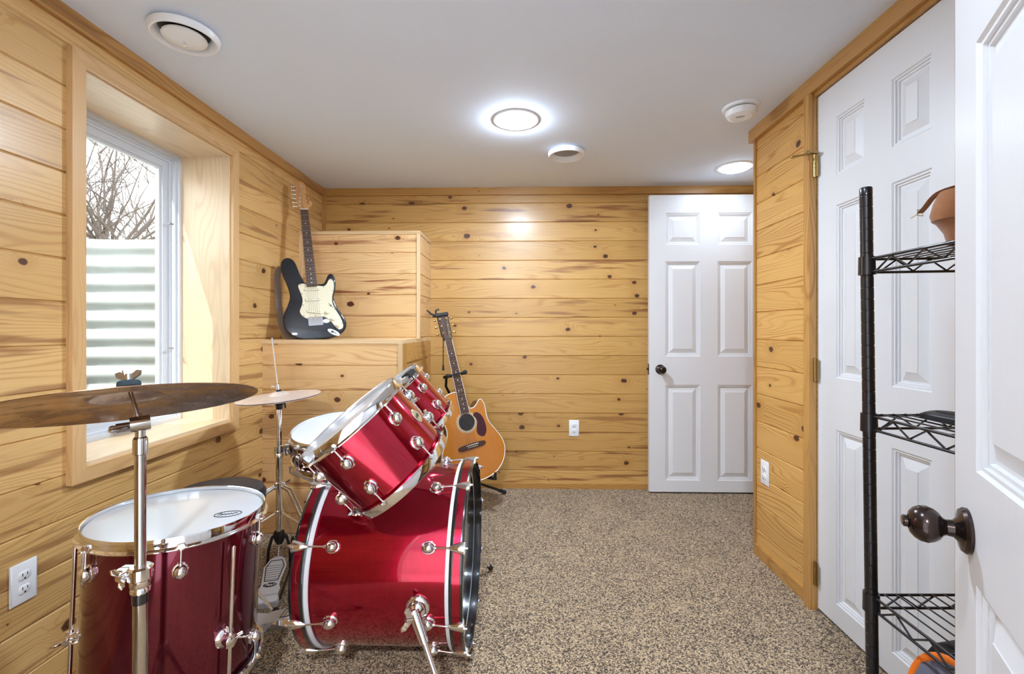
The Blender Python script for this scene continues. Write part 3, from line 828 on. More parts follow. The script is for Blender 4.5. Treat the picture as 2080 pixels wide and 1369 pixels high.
# oval mark on the head near the far rim
mb = MB(); TT = M.Translation((.135, .005, FD-.0088)) @ M.Rotation(rad(25), 4, 'Z')
mb.tube([(.034*cos(q), .021*sin(q), 0) for q in [2*pi*k/40 for k in range(40)]], .0011, 6, True, T=TT)
mb.tube([V((x, y, 0)) for x, y in spline([V((-.024, -.004)), V((-.019, .010)), V((-.014, .002)), V((-.018, -.004)), V((-.008, .003)), V((-.006, -.004)), V((0, .003)), V((.003, -.004)), V((.008, .003)), V((.011, -.004)), V((.016, .003)), V((.024, .001))], 4, False)], .0011, 6, T=TT)
mb.build('head_logo', m_dark, ft)
for a in (rad(-22), rad(98), rad(206)):
    rs = .204; L = frame((rs*cos(a), rs*sin(a), .150), (-sin(a), cos(a), 0), (0, 0, 1), (cos(a), sin(a), 0))
    mb = MB(); mb.lathe([(0, -.003), (.026, -.003), (.026, .003), (.022, .007), (.0165, .010), (.0165, .032), (.012, .036), (0, .037)], 28, L)
    mb.cyl((0, -.016, .024), (0, .016, .024), .0125, n=18, T=L)
    br = mb.build('leg_bracket', m_chrome, ft, 40)
    mb = MB(); wing_nut(mb, L @ frame((.014, 0, .026), (0, 0, 1), (0, 1, 0), (-1, 0, 0)) @ M.Rotation(pi, 4, 'X'), 1.35); mb.build('wing_screw', m_chrome, br, 40)
    mb = MB(); mb.cyl((0, -.225, .024), (0, .245, .024), .0052, n=14, T=L); mb.cyl((0, .244, .024), (0, .247, .024), .0048, .002, 14, T=L)
    mb.cyl((0, .045, .024), (0, .047, .024), .0056, n=14, T=L); mb.cyl((0, .135, .024), (0, .137, .024), .0056, n=14, T=L)
    lg = mb.build('leg', m_chrome, ft, 40)
    mb = MB(); mb.lathe([(0, 0), (.010, 0), (.014, .006), (.0135, .024), (.008, .034), (0, .034)], 20, L @ frame((0, -.303+FD-.449, .024), (1, 0, 0), (0, 0, -1), (0, 1, 0)))
    mb.cyl((0, -.272, .024), (0, -.22, .024), .0052, n=14, T=L)
    mb.build('rubber_foot', m_rubber, lg, 40)
for sx, z in ((44, .26), (44, .40)):
    pass

# rack toms -----------------------------------------------------------
NT1 = V((-.610, -.200, .767)).normalized()
def rack_tom(label, C, R, D, n, ph, bph):
    t = thing('rack_tom', label, 'drum', axis_frame(V(C)-NT1*D, NT1), 'mounted toms on the bass drum')
    metal_drum(t, R, D, n, ph, m_skin_clear, m_skin_clear, m_red if R < .17 else m_red, lz=(.076, .076))
    badge(t, bph, R-.009, D*.5)
    return t
T1C, T1D = V((-.510, 1.3236, .869)), .2435
tom1 = rack_tom('cherry red tom tilted over the bass drum, the one closer to the doorway', T1C, .167, T1D, 6, rad(-28), rad(0))
T2C, T2D = V((-.556, 1.827, .877)), .238
tom2 = rack_tom('smaller cherry red tom behind the big tilted tom, toward the acoustic guitar', T2C, .163, T2D, 6, rad(-20), rad(120))
# chrome mount bracket on the smaller tom's near side
a = rad(-58); rs = .154
L = frame((rs*cos(a), rs*sin(a), T2D*.52), (-sin(a), cos(a), 0), (0, 0, 1), (cos(a), sin(a), 0))
mb = MB(); mb.prism([(-.028, -.042), (.028, -.042), (.034, -.02), (.034, .02), (.028, .042), (-.028, .042), (-.034, .02), (-.034, -.02)], -.003, .007, L, bev=.003)
mb.lathe([(.026, .006), (.026, .016), (.02, .024), (.016, .034), (.0, .036)], 24, L @ M.Translation((0, .012, 0)))
mb.box((-.02, -.036, .006), (.02, -.012, .022), None, 0, L)
bk = mb.build('mount_bracket', m_chrome, tom2, 40)
mb = MB(); wing_nut(mb, L @ frame((.03, .03, .016), (0, 0, 1), (0, 1, 0), (1, 0, 0)), 1.5); mb.build('wing_screw', m_chrome, bk, 40)
# muffler clip on its rim
L = M.Translation((0, 0, T2D)) @ M.Rotation(rad(-20), 4, 'Z')
mb = MB(); mb.box((.150, -.02, -.012), (.172, .02, .006), None, 0, L); mb.box((.128, -.016, .003), (.168, .016, .010), None, 0, L); mb.build('muffler_clip', m_black, tom2, 0)

# bass drum -----------------------------------------------------------
BY, BZ, BR = 1.633, .335, .310
bx0, bx1 = -.692, -.176
bd = thing('bass_drum', 'cherry red bass drum lying on its side on the carpet below the toms', 'drum', M.Translation((bx0, BY-.0, 0)) )
BT = frame((0, 0, BZ), (0, 0, 1), (0, -1, 0), (1, .0237, 0)) if False else frame((0, 0, BZ), (0, 0, 1), (0, 1, 0), (-1, 0, 0))
# local drum frame: z along +X of the room (batter at 0, front at L); angle 0 = up, +90 deg = toward the doorway
BT = frame((0, 0, BZ), (0, 0, 1), (0, -1, 0), (1, 0, 0))
BL = bx1-bx0; rs = BR-.017; hw = .042
MB().lathe([(rs, hw-.006), (rs, BL-hw+.006), (rs-.008, BL-hw+.006), (rs-.008, hw-.006)], 112, BT, closed=True).build('shell', m_red, bd, 30)
for z0, z1, nm in ((0, 1, 'batter'), (BL, -1, 'front')):
    mb = MB()
    p = [(BR-.011, 0), (BR-.001, .0005), (BR, .002), (BR, .010), (BR, .031), (BR, hw-.002), (BR-.001, hw), (BR-.011, hw)]
    mb.lathe([(r, z0+z1*q) for r, q in p], 112, BT, closed=True, mats=[1, 1, 1, 0, 1, 1, 1, 1])
    mb.build('hoop', [m_wine if nm == 'x' else m_red, m_hoopblk], bd, 40)
    mb = MB(); mb.lathe([(r, z0+z1*q) for r, q in [(rs+.001, hw-.012), (BR-.007, hw-.012), (BR-.007, hw+.011), (BR-.010, hw+.013), (rs+.001, hw+.011)]], 112, BT, closed=True)
    mb.build('flesh_hoop', m_alu, bd, 40)
    mb = MB(); mb.lathe([(r, z0+z1*q) for r, q in [(BR-.012, hw-.008), (BR-.022, hw-.010), (BR-.030, hw-.012), (0, hw-.012)]], 96, BT)
    mb.build('batter_head' if nm == 'batter' else 'resonant_head', m_skin_white if nm == 'batter' else m_skin_black, bd)
def bang(a): return rad(90-a)     # a = elevation above the horizontal seen from the doorway side
for side in (0, 1):
    for k in range(10):
        th = bang((25.5, 62, 98, 134, 170, 206, 242, 278, 312, 343)[k])
        z = .115 if side == 0 else BL-.108
        sgn = -1 if side == 0 else 1
        rod = z-.012 if side == 0 else BL-z-.012
        lg = lug(bd, th, rs, z, sgn, rod, 1.08, BT, False)
        L = BT @ frame((rs*cos(th), rs*sin(th), z), (-sin(th), cos(th), 0), (0, 0, sgn), (cos(th), sin(th), 0)) @ M.Diagonal((sgn, 1, 1, 1))
        mb = MB(); mb.cyl((0, .018, .012), (0, rod+.004, .021), .0028, n=10, T=L); mb.build('tension_rod', m_chrome, lg, 40)
        # claw gripping the hoop: a pointed shell
        e = rod+.013        # hoop's outer edge along local y
        top = BR-rs
        secs = []
        for y, w, h in ((e-.046, .004, .004), (e-.036, .009, .008), (e-.020, .0145, .011), (e-.006, .0175, .012), (e+.001, .0175, .012)):
            secs.append([V((w*cos(q), y, top-.001+max(0, h*sin(q)))) for q in [pi*j/12 for j in range(13)]])
        mb = MB(); mb.loft(secs, L); mb.box((-.0165, e-.001, top-.014), (.0165, e+.002, top+.004), None, 0, L)
        mb.cyl((0, e+.001, top+.005), (0, e+.012, top+.005), .0042, n=10, T=L); mb.cyl((0, e+.002, top+.005), (0, e+.005, top+.005), .0065, n=12, T=L)
        mb.build('claw', m_chrome, bd, 40)
for q in (1, -1):
    # folding spur legs on both flanks
    a = bang(-7 if q > 0 else 187); z = BL-.135
    S = BT @ V((rs*cos(a), rs*sin(a), z)); nd = (BT.to_3x3() @ V((cos(a), sin(a), 0))).normalized()
    Fm = axis_frame(S, nd)
    mb = MB(); mb.lathe([(0, -.004), (.036, -.004), (.036, .004), (.033, .008), (.027, .010), (.027, .018), (.022, .024), (.016, .030), (.016, .040), (.010, .046), (0, .047)], 32, Fm)
    sp = mb.build('spur_mount', m_chrome, bd, 40)
    p0 = S+nd*.035
    p1 = V((.545, -.475*q, .012))
    dv = (p1-p0).normalized()
    mb = MB(); mb.tube([p0-dv*.012, p0+dv*.02, p0+dv*.075], [.016, .0155, .0125], 20)
    mb.tube([p0+dv*.07, p1-dv*.01], .0078, 16); mb.tube([p1-dv*.03, p1-dv*.004, p1], [.0078, .0078, .002], 14)
    lo = mb.build('spur_leg', m_chrome, bd, 40)
    mb = MB(); wing_nut(mb, axis_frame(p0+dv*.012+V((-.012, -.006*q, .006)), V((-.8, -.5*q, .2)), (0, 0, 1)), 1.6); mb.build('wing_screw', m_chrome, lo, 40)
    mb = MB(); mb.tube([p1-dv*.022, p1-dv*.002], .012, 14); mb.build('rubber_foot', m_rubber, lo, 40)
# tom holder post on top
mb = MB(); px0 = .34
mb.lathe([(0, 0), (.036, 0), (.036, .006), (.024, .012), (.02, .03), (0, .03)], 28, M.Translation((px0, .0, BZ+rs-.002)))
mb.cyl((px0, 0, BZ+rs+.01), (px0, 0, BZ+rs+.15), .0127, n=20)
mb.cyl((px0, 0, BZ+rs+.125), (px0, 0, BZ+rs+.16), .016, n=20)
mb.tube([V((px0, .0, BZ+rs+.15)), V((px0+.004, .004, BZ+rs+.18)), V((px0-.004, .014, BZ+rs+.20))], .0062, 12)
mb.build('tom_holder', m_chrome, bd, 40)

# snare ---------------------------------------------------------------
SC_, SN = V((-.865, 2.080, .673)), V((-.003, -.201, .980)).normalized(); SD = .150
sn = thing('snare_drum', 'wine red snare drum with white head, behind the tilted tom', 'drum', axis_frame(SC_-SN*SD, SN))
R_, rs = .190, .181
MB().lathe([(rs, .016), (rs, SD-.014), (rs-.004, SD-.010), (rs-.007, SD-.014), (rs-.007, .016), (rs-.004, .012)], 80, closed=True).build('shell', m_wine, sn, 30)
angs = [rad(12)+2*pi*k/8 for k in range(8)]
MB().lathe([(R_-.004, SD-.020), (R_-.004, SD-.013), (R_-.0065, SD-.0105), (R_-.010, SD-.0095), (0, SD-.0095)], 72).build('batter_head', m_skin_white, sn)
MB().lathe([(R_-.004, .020), (R_-.004, .013), (R_-.010, .0095), (0, .0095)], 72).build('resonant_head', m_skin_clear, sn)
metal_hoop(sn, R_, SD, 1, angs); metal_hoop(sn, R_, 0, -1, angs)
for a in angs:
    lg = lug(sn, a, rs, SD*.5, 1, SD*.5-.026, .85)
    L = frame((rs*cos(a), rs*sin(a), SD*.5), (-sin(a), cos(a), 0), (0, 0, 1), (cos(a), sin(a), 0))
    mb = MB(); mb.cyl((0, -.015, .0094), (0, -SD*.5+.026, .0094), .0026, n=10, T=L); mb.build('tension_rod', m_chrome, lg, 40)
a = rad(200); L = frame((rs*cos(a), rs*sin(a), SD*.48), (-sin(a), cos(a), 0), (0, 0, 1), (cos(a), sin(a), 0))
mb = MB(); mb.box((-.014, -.045, -.002), (.014, .035, .016), None, 0, L); mb.cyl((0, .022, .014), (0, .022, .034), .008, n=16, T=L); mb.tube([V((0, .03, .02)), V((0, .01, .036)), V((0, -.03, .034))], .005, 8, T=L)
mb.build('strainer', m_chrome, sn, 30)
# its stand
ss = thing('snare_stand', 'chrome snare drum stand behind the bass drum', 'drum stand', M.Translation((SC_.x-.0, SC_.y+.01, 0)))
mb = MB(); hz = .40
mb.cyl((0, 0, .10), (0, 0, hz+.02), .0127, n=18); mb.cyl((0, 0, hz-.01), (0, 0, hz+.03), .02, n=18); mb.build('stem', m_chrome, ss, 40)
und = SC_-SN*SD
for k in range(3):
    a = rad(95+120*k); d = V((cos(a), sin(a), 0)); 
    e0 = V((0, 0, hz+.02)); rim = (und-V((SC_.x, SC_.y+.01, 0)))+V((d.x, d.y, -(SN.x*d.x+SN.y*d.y)/SN.z))*.202
    mb = MB(); mb.tube([e0, (e0+rim)*.5+V((0, 0, -.03)), rim-V((0, 0, .014)), rim+V((0, 0, .012))], .006, 10); mb.build('basket_arm', m_chrome, ss, 40)
    a = rad(40+120*k); d = V((cos(a), sin(a), 0))
    mb = MB(); mb.tube([V((0, 0, .30))+d*.02, d*.14+V((0, 0, .16)), d*.25+V((0, 0, .012))], .007, 10, flat=.5); mb.tube([V((0, 0, .12))+d*.014, d*.125+V((0, 0, .17))], .005, 8)
    lg = mb.build('leg', m_chrome, ss, 40); mb = MB(); mb.ball(d*.25+V((0, 0, .014)), (.014, .014, .014), 12, 8); mb.build('rubber_foot', m_rubber, lg)

# hi-hat --------------------------------------------------------------
hx_, hy_ = -1.124, 2.074
hh = thing('hi_hat', 'hi-hat on its chrome stand with foot pedal, in front of the pine ledge', 'hi-hat', M.Translation((hx_, hy_, 0)))
mb = MB(); mb.cyl((0, 0, .18), (0, 0, .57), .0145, n=20); mb.cyl((0, 0, .57), (0, 0, .755), .0115, n=20); mb.build('tube', m_chrome, hh, 40)
mb = MB(); mb.lathe([(.0145, .53), (.021, .535), (.021, .548), (.018, .552), (.022, .556), (.022, .585), (.0125, .59)], 24); mb.box((.018, -.007, .558), (.034, .007, .58)); wing_nut(mb, frame((.034, 0, .569), (0, 0, 1), (0, 1, 0), (1, 0, 0)) , 1.2); mb.build('height_clamp', m_chrome, hh, 40)
mb = MB(); mb.lathe([(.008, .750), (.014, .755), (.016, .775), (.036, .785), (.037, .792), (.03, .797), (.033, .805), (.008, .806)], 24)
mb.tube([V((.028, -.01, .788)), V((.034, -.012, .77)), V((.034, -.012, .762))], .004, 8); mb.build('cymbal_seat', m_black, hh, 40)
rd = V((-.108, -.02, .99)).normalized(); r0 = V((0, 0, .80))
mb = MB(); mb.tube([r0-rd*.05, r0+rd*.285], .0032, 10); mb.build('pull_rod', m_chrome, hh)
CN = V((-.072, -.038, .997)).normalized()
def cymbal_prof(R, bow, bell_r, bell_h, th=.0013, rh=.006):
    p = [(rh, bow+bell_h), (bell_r*.35, bow+bell_h-.001), (bell_r*.7, bow+bell_h*.72), (bell_r*.95, bow+bell_h*.15), (bell_r*1.08, bow-.0005)]
    p += [(bell_r*1.08+(R-bell_r*1.08)*k/10, (bow-.0005)*(1-(k/10)**1.7)) for k in range(1, 11)]
    return p+[(r, z-th) for r, z in reversed(p)]
for s, zz in ((1, .812), (-1, .806)):
    Tm = axis_frame(V((0, 0, zz)), CN*s)
    o = MB().lathe(cymbal_prof(.178, .008, .045, .017), 96, closed=True).build('cymbal', m_cym, hh, 50); o.matrix_local = Tm
Tc = axis_frame(V((0, 0, .812))+CN*.025, rd)
mb = MB(); mb.lathe([(.004, .0), (.011, 0), (.011, .008), (.004, .008)], 18, Tc, closed=True); fel = mb.build('felt', m_rubber, hh, 40)
mb = MB(); mb.lathe([(.0034, .008), (.009, .008), (.009, .012), (.0082, .012), (.0082, .034), (.0034, .036)], 18, Tc, closed=True); mb.tube([V((-.008, -.003, .026)), V((-.022, -.006, .027)), V((-.027, -.006, .026))], [.003, .0042, .003], 8, T=Tc); mb.build('clutch', m_chrome, hh, 40)
mb = MB(); mb.lathe([(.0145, .385), (.022, .388), (.022, .415), (.0145, .42)], 20)
m2 = MB(); m2.lathe([(.0145, .268), (.020, .27), (.020, .288), (.0145, .29)], 20); m2.build('brace_collar', m_chrome, hh, 40)
mb.tube([V((.018, .006, .408)), V((.035, .01, .418)), V((.046, .012, .426))], [.005, .006, .005], 8); mb.build('leg_collar', m_chrome, hh, 40)
for k, a in enumerate((rad(-14), rad(106), rad(226))):
    d = V((cos(a), sin(a), 0)); sd = V((-sin(a), cos(a), 0))
    mb = MB()
    for s in (1, -1):
        mb.tube([V((0, 0, .400))+d*.02+sd*.010*s, d*.055+V((0, 0, .385))+sd*.010*s, d*.17+V((0, 0, .20))+sd*.010*s, d*.31+V((0, 0, .016))+sd*.006*s], .0062, 8, flat=.45, up=sd)
    mb.tube([V((0, 0, .279))+d*.018, d*.155+V((0, 0, .225))], .0065, 8, flat=.4)
    lg = mb.build('leg', m_chrome, hh, 40)
    mb = MB(); mb.lathe([(0, .0), (.012, 0), (.014, .006), (.013, .028), (0, .03)], 16, M.Translation(d*.312)); mb.build('rubber_foot', m_rubber, lg)
# pedal: direction from toe to heel, toward the drummer's seat
pd = V((.31, -.95, 0)).normalized(); ps = V((.95, .31, 0)).normalized()
mb = MB()
for s in (1, -1):
    mb.tube([V((0, 0, .185))+ps*.008*s, V((0, 0, .165))+ps*.03*s, V((0, 0, .11))+ps*.045*s, V((0, 0, .02))+ps*.048*s+pd*.01], .0068, 8)
mb.lathe([(0, .13), (.012, .132), (.02, .145), (.028, .165), (.024, .19), (.0146, .20)], 20, M.Diagonal((1, .7, 1, 1)))
mb.tube([V((0, 0, .02))+ps*.048, V((0, 0, .014))+ps*.048+pd*.25], .005, 8); mb.tube([V((0, 0, .02))-ps*.048, V((0, 0, .014))-ps*.048+pd*.25], .005, 8)
mb.build('pedal_frame', m_black, hh, 40)
mb = MB(); 
for k in range(7): mb.ball(V((0, 0, .128-k*.008))+pd*(.012+.002*k), (.0055, .005, .0048), 8, 6)
mb.build('chain', m_steel, hh)
toe = V((0, 0, .082))+pd*.025; heel = V((0, 0, .03))+pd*.245
up = (heel-toe).normalized(); nn_ = ps.cross(up); nn_ = nn_ if nn_.z > 0 else -nn_
FT = frame(heel, ps, -up, nn_)       # local y runs from the heel to the toe
Lf = (toe-heel).length
poly = [(-.040, 0), (.040, 0), (.044, .03), (.036, .05), (.038, .09), (.046, Lf*.72), (.030, Lf*.93), (.012, Lf), (-.012, Lf), (-.030, Lf*.93), (-.046, Lf*.72), (-.038, .09), (-.036, .05), (-.044, .03)]
mb = MB(); mb.prism(poly, 0, .006, FT, bev=.0015); fb = mb.build('footboard', m_alu, hh, 40)
mb = MB(); ip = [(-.026, .075), (.026, .075), (.036, Lf*.71), (.022, Lf*.88), (-.022, Lf*.88), (-.036, Lf*.71)]
mb.tube([V((a_, b_, .0062)) for a_, b_ in ip], .0022, 6, True, T=FT)
for k in range(7):
    y = .084+k*.0135
    w_ = .025+.009*min(1, (y-.075)/(Lf*.71-.075))
    mb.box((-w_, y, .0055), (w_, y+.0016, .0068), None, 0, FT)
mb.prism([(.026*cos(q), .052+.012*sin(q)) for q in [2*pi*k/28 for k in range(28)]], .0055, .0067, FT); mb.build('tread', m_dark, fb, 0)
text('pedal_lettering', 'Pearl', .02, m_white, fb, FT @ M.Translation((0, .052, .0072)), shear=.3)
mb = MB(); mb.prism([(-.042, -.045), (.042, -.045), (.046, -.025), (.040, -.001), (-.040, -.001), (-.046, -.025)], -.012, .004, frame(heel+V((0, 0, .0)), ps, V((-pd.x, -pd.y, .1)).normalized(), V((pd.x*.1, pd.y*.1, 1)).normalized()), bev=.003); mb.box((-.045, -.04, -.029), (.045, .0, -.012), None, 0, frame(heel, ps, -pd, V((0, 0, 1)))); mb.build('heel_plate', m_alu, hh, 40)

# bass drum pedal -----------------------------------------------------
bp = thing('bass_drum_pedal', 'metal bass drum foot pedal lying at the batter side of the bass drum', 'drum pedal', M.Translation((-.735, 1.70, 0)))
toe = V((.005, 0, .085)); heel = V((-.235, -.008, .030)); up = (heel-toe).normalized(); sd = V((0, 1, 0)); sd = (sd-up*sd.dot(up)).normalized(); n_ = up.cross(sd); n_ = n_ if n_.z > 0 else -n_
FT = frame(heel, sd, -up, n_) if sd.cross(-up).dot(n_) > 0 else frame(heel, -sd, -up, n_)
Lf = (toe-heel).length
mb = MB(); mb.prism([(-.036, 0), (.036, 0), (.036, .09), (.044, Lf*.75), (.028, Lf*.95), (-.028, Lf*.95), (-.044, Lf*.75), (-.036, .09)], 0, .006, FT, bev=.0015); fb = mb.build('footboard', m_alu, bp, 40)
mb = MB()
mb.tube([V((a_, b_, .0062)) for a_, b_ in [(-.026, .07), (.026, .07), (.034, Lf*.74), (.02, Lf*.88), (-.02, Lf*.88), (-.034, Lf*.74)]], .002, 6, True, T=FT)
for k in range(6): mb.box((-.026, .084+k*.02, .0055), (.026, .0856+k*.02, .0068), None, 0, FT)
mb.build('tread', m_dark, fb, 0)
mb = MB(); mb.box((-.30, -.05, 0), (-.22, .04, .022)); mb.build('heel_plate', m_alu, bp, 0)
mb = MB(); mb.box((-.24, -.03, .002), (.02, .03, .010)); mb.tube([V((.018, .058, .01)), V((.018, .058, .21))], .008, 12); mb.tube([V((.018, -.058, .01)), V((.018, -.058, .21))], .008, 12); mb.tube([V((.018, -.062, .19)), V((.018, .062, .19))], .006, 12); mb.build('frame', m_chrome, bp, 30)
mb = MB(); mb.tube([V((.018, 0, .19)), V((-.06, 0, .335))], .0035, 8); mb.ball((-.066, 0, .346), (.024, .022, .024), 14, 10); mb.build('beater', m_rubber, bp)

# throne --------------------------------------------------------------
th_ = thing('drum_throne', 'round black padded drum stool behind the floor tom', 'stool', M.Translation((-1.179, 1.728, 0)))
mb = MB(); mb.lathe([(0, .425), (.15, .425), (.160, .432), (.165, .450), (.165, .480), (.158, .498), (.140, .507), (0, .511)], 64); mb.build('seat', mat('BlackVinyl', srgb(44, 46, 52), .42), th_)
mb = MB(); mb.tube([(.1655*cos(q), .1655*sin(q), .478) for q in [2*pi*k/64 for k in range(64)]], .0025, 6, True); mb.build('seam', m_rubber, th_)
mb = MB(); mb.cyl((0, 0, .12), (0, 0, .43), .0145, n=18); mb.cyl((0, 0, .38), (0, 0, .43), .03, n=18); mb.cyl((0, 0, .24), (0, 0, .29), .021, n=18); mb.build('post', m_chrome, th_, 40)
for k in range(3):
    a = rad(8+120*k); d = V((cos(a), sin(a), 0))
    mb = MB(); mb.tube([V((0, 0, .26))+d*.02, d*.11+V((0, 0, .15)), d*.21+V((0, 0, .014))], .009, 10, flat=.5); mb.tube([V((0, 0, .135))+d*.014, d*.10+V((0, 0, .16))], .006, 8); lg = mb.build('leg', m_chrome, th_, 40)
    mb = MB(); mb.ball(d*.212+V((0, 0, .016)), (.016, .016, .016), 12, 8); mb.build('rubber_foot', m_rubber, lg)

# large cymbal and its stand -------------------------------------------
CC = V((-.875, .985, .952)); CNn = V((-.191, .183, .964)).normalized()
cy = thing('crash_cymbal', 'large dark bronze cymbal tilted on the tall stand, its underside showing', 'cymbal', axis_frame(CC, CNn))
MB().lathe(cymbal_prof(.254, .020, .070, .020, .0014, .014), 128, closed=True).build('bowl', m_cym_dark, cy, 50)
P0 = room(-.817, 1.0, .914); sd_ = (CC+CNn*.062-P0).normalized()
st = thing('cymbal_stand', 'tall chrome cymbal stand in front of the floor tom', 'cymbal stand', M.Translation((P0.x, P0.y, 0)))
O = V((-P0.x, -P0.y, 0))
p0 = P0+O
mb = MB(); mb.cyl((0, 0, .24), (0, 0, .555), .0143, n=24); mb.build('lower_tube', m_nickel, st, 40)
mb = MB(); mb.cyl((0, 0, .54), (0, 0, .865), .0108, n=24); mb.build('upper_tube', m_nickel, st, 40)
mb = MB(); mb.lathe([(.0143, .520), (.0155, .521), (.0155, .541), (.0143, .542)], 28); mb.build('clamp_band', m_hoopblk, st, 40)
mb = MB(); mb.lathe([(.0150, .544), (.0185, .546), (.0185, .553), (.0165, .556), (.0195, .560), (.0195, .572), (.0235, .576), (.0235, .598), (.019, .602), (.011, .602)], 32)
mb.box((-.043, -.014, .574), (-.016, -.003, .598)); mb.box((-.043, .000, .574), (-.016, .011, .598)); hc = mb.build('height_clamp', m_chrome, st, 40)
mb = MB(); wing_nut(mb, frame((-.026, -.014, .586), (.5, 0, -.86), (.86, 0, .5), (0, -1, 0)), 1.15); mb.build('wing_screw', m_chrome, hc, 40)
mb = MB(); mb.lathe([(.0108, .846), (.0138, .848), (.0138, .880), (.0110, .885)], 28)
ta = V((.72, .69, .06)).normalized()
mb.tube([p0-ta*.018, p0+ta*.017], .0165, 24); mb.cyl((0, 0, .88), (0, 0, .912), .0095, n=16)
tl = mb.build('tilter', m_nickel, st, 40)
mb = MB(); wing_nut(mb, axis_frame(p0-ta*.018+V((0, 0, -.003)), -ta, (0, 1, 0)), 1.9); mb.build('wing_screw', m_steel, tl, 40)
mb = MB(); mb.tube([p0-sd_*.01, p0+sd_*.128], [.0046, .0038], 12); mb.tube([p0-sd_*.012, p0+sd_*.022], .0075, 12); mb.build('rod', m_steel, st, 40)
Tq = axis_frame(CC+O+CNn*.040, CNn)
cen = Tq @ V((0, 0, 0)); tt = ((cen-p0).dot(CNn))/sd_.dot(CNn); cen = p0+sd_*tt
Tq = axis_frame(cen, CNn)
mb = MB(); mb.lathe([(.0045, .0022), (.021, .0022), (.022, .006), (.021, .013), (.018, .015), (.0045, .015)], 28, Tq, closed=True); mb.build('felt', mat('TealFelt', srgb(46, 62, 70), .9), st, 40)
mb = MB(); wing_nut(mb, Tq @ M.Translation((0, 0, .0155)) @ M.Rotation(rad(12), 4, 'Z'), 1.25); mb.build('wing_nut', m_steel, st, 40)
mb = MB(); mb.lathe([(.006, .246), (.022, .25), (.022, .285), (.0145, .29)], 24); mb.cyl((0, 0, .08), (0, 0, .25), .0143, n=20); mb.build('leg_collar', m_chrome, st, 40)
mb = MB(); mb.cyl((0, 0, .075), (0, 0, .11), .02, n=20); mb.build('brace_collar', m_chrome, st, 40)
for k in range(3):
    a = rad(-95+120*k); d = V((cos(a), sin(a), 0)); s2 = V((-sin(a), cos(a), 0)); mb = MB()
    for s in (1, -1): mb.tube([V((0, 0, .27))+d*.02+s2*.010*s, d*.10+V((0, 0, .17))+s2*.010*s, d*.255+V((0, 0, .014))+s2*.006*s], .006, 8, flat=.45, up=s2)
    mb.tube([V((0, 0, .095))+d*.018, d*.125+V((0, 0, .145))], .006, 8, flat=.4); lg = mb.build('leg', m_chrome, st, 40)
    mb = MB(); mb.lathe([(0, 0), (.012, 0), (.014, .006), (.013, .026), (0, .028)], 16, M.Translation(d*.257)); mb.build('rubber_foot', m_rubber, lg)
# ------------------------------------------------------------------ guitars
def guitar_frame(org, up, n0):
    up = V(up).normalized(); n = V(n0); n = (n-up*n.dot(up)).normalized()
    return frame(V(org), up.cross(n), up, n)

def neck_taper(mb, y0, y1, w0, w1, z0, z1, T, back=0.0):
    vs = [(-w0/2, y0, z0), (w0/2, y0, z0), (w1/2, y1, z0), (-w1/2, y1, z0), (-w0/2, y0, z1), (w0/2, y0, z1), (w1/2, y1, z1), (-w1/2, y1, z1)]
    mb.add(vs, [(0, 3, 2, 1), (4, 5, 6, 7), (0, 1, 5, 4), (1, 2, 6, 5), (2, 3, 7, 6), (3, 0, 4, 7)], None, 0, T)

def fretboard(g, y_nut, scale, nfr, w_end, w_nut, zt, mboard, endy, inlay_r, parent=None):
    mb = MB(); neck_taper(mb, endy, y_nut, w_end, w_nut, zt-.006, zt, None)
    wid = lambda y: w_end+(w_nut-w_end)*(y-endy)/(y_nut-endy)
    ys = [y_nut-scale*(1-2**(-k/12)) for k in range(nfr+1)]
    for k in range(1, nfr+1):
        if ys[k] > endy+.002: mb.box((-wid(ys[k])/2+.0005, ys[k]-.0007, zt-.001), (wid(ys[k])/2-.0005, ys[k]+.0007, zt+.0011), None, 1)
    for k in (3, 5, 7, 9, 12, 15, 17, 19, 21):
        if k > nfr or ys[k] < endy+.004: continue
        y = (ys[k]+ys[k-1])/2
        for x in ((-.009, .009) if k == 12 else (0,)):
            mb.lathe([(0, .0004), (inlay_r, .0004), (inlay_r, -.001)], 14, M.Translation((x, y, zt)), 2)
    fb = mb.build('fretboard', [mboard, m_steel, m_pearl], parent or g, 0)
    mb = MB(); mb.box((-w_nut/2, y_nut, zt-.005), (w_nut/2, y_nut+.005, zt+.002)); mb.build('nut', m_pearl, fb, 0)
    return ys

m_pearl = mat('PearlInlay', srgb(236, 230, 214), .3)
m_rosew = plain_noise('Rosewood', srgb(74, 46, 36), .4, 60, .5, .05)
m_maple = plain_noise('MapleNeck', srgb(196, 142, 88), .12, 20, .35, .02, coat=.3)
m_gbody = mat('MidnightGuitar', srgb(14, 18, 26), .35, coat=.7, coat_r=.03, spec=.3)
m_guard = mat('CreamGuard', srgb(222, 214, 184), .35, coat=.4)
m_string = mat('Strings', (.62, .58, .5, 1), .3, metal=1)

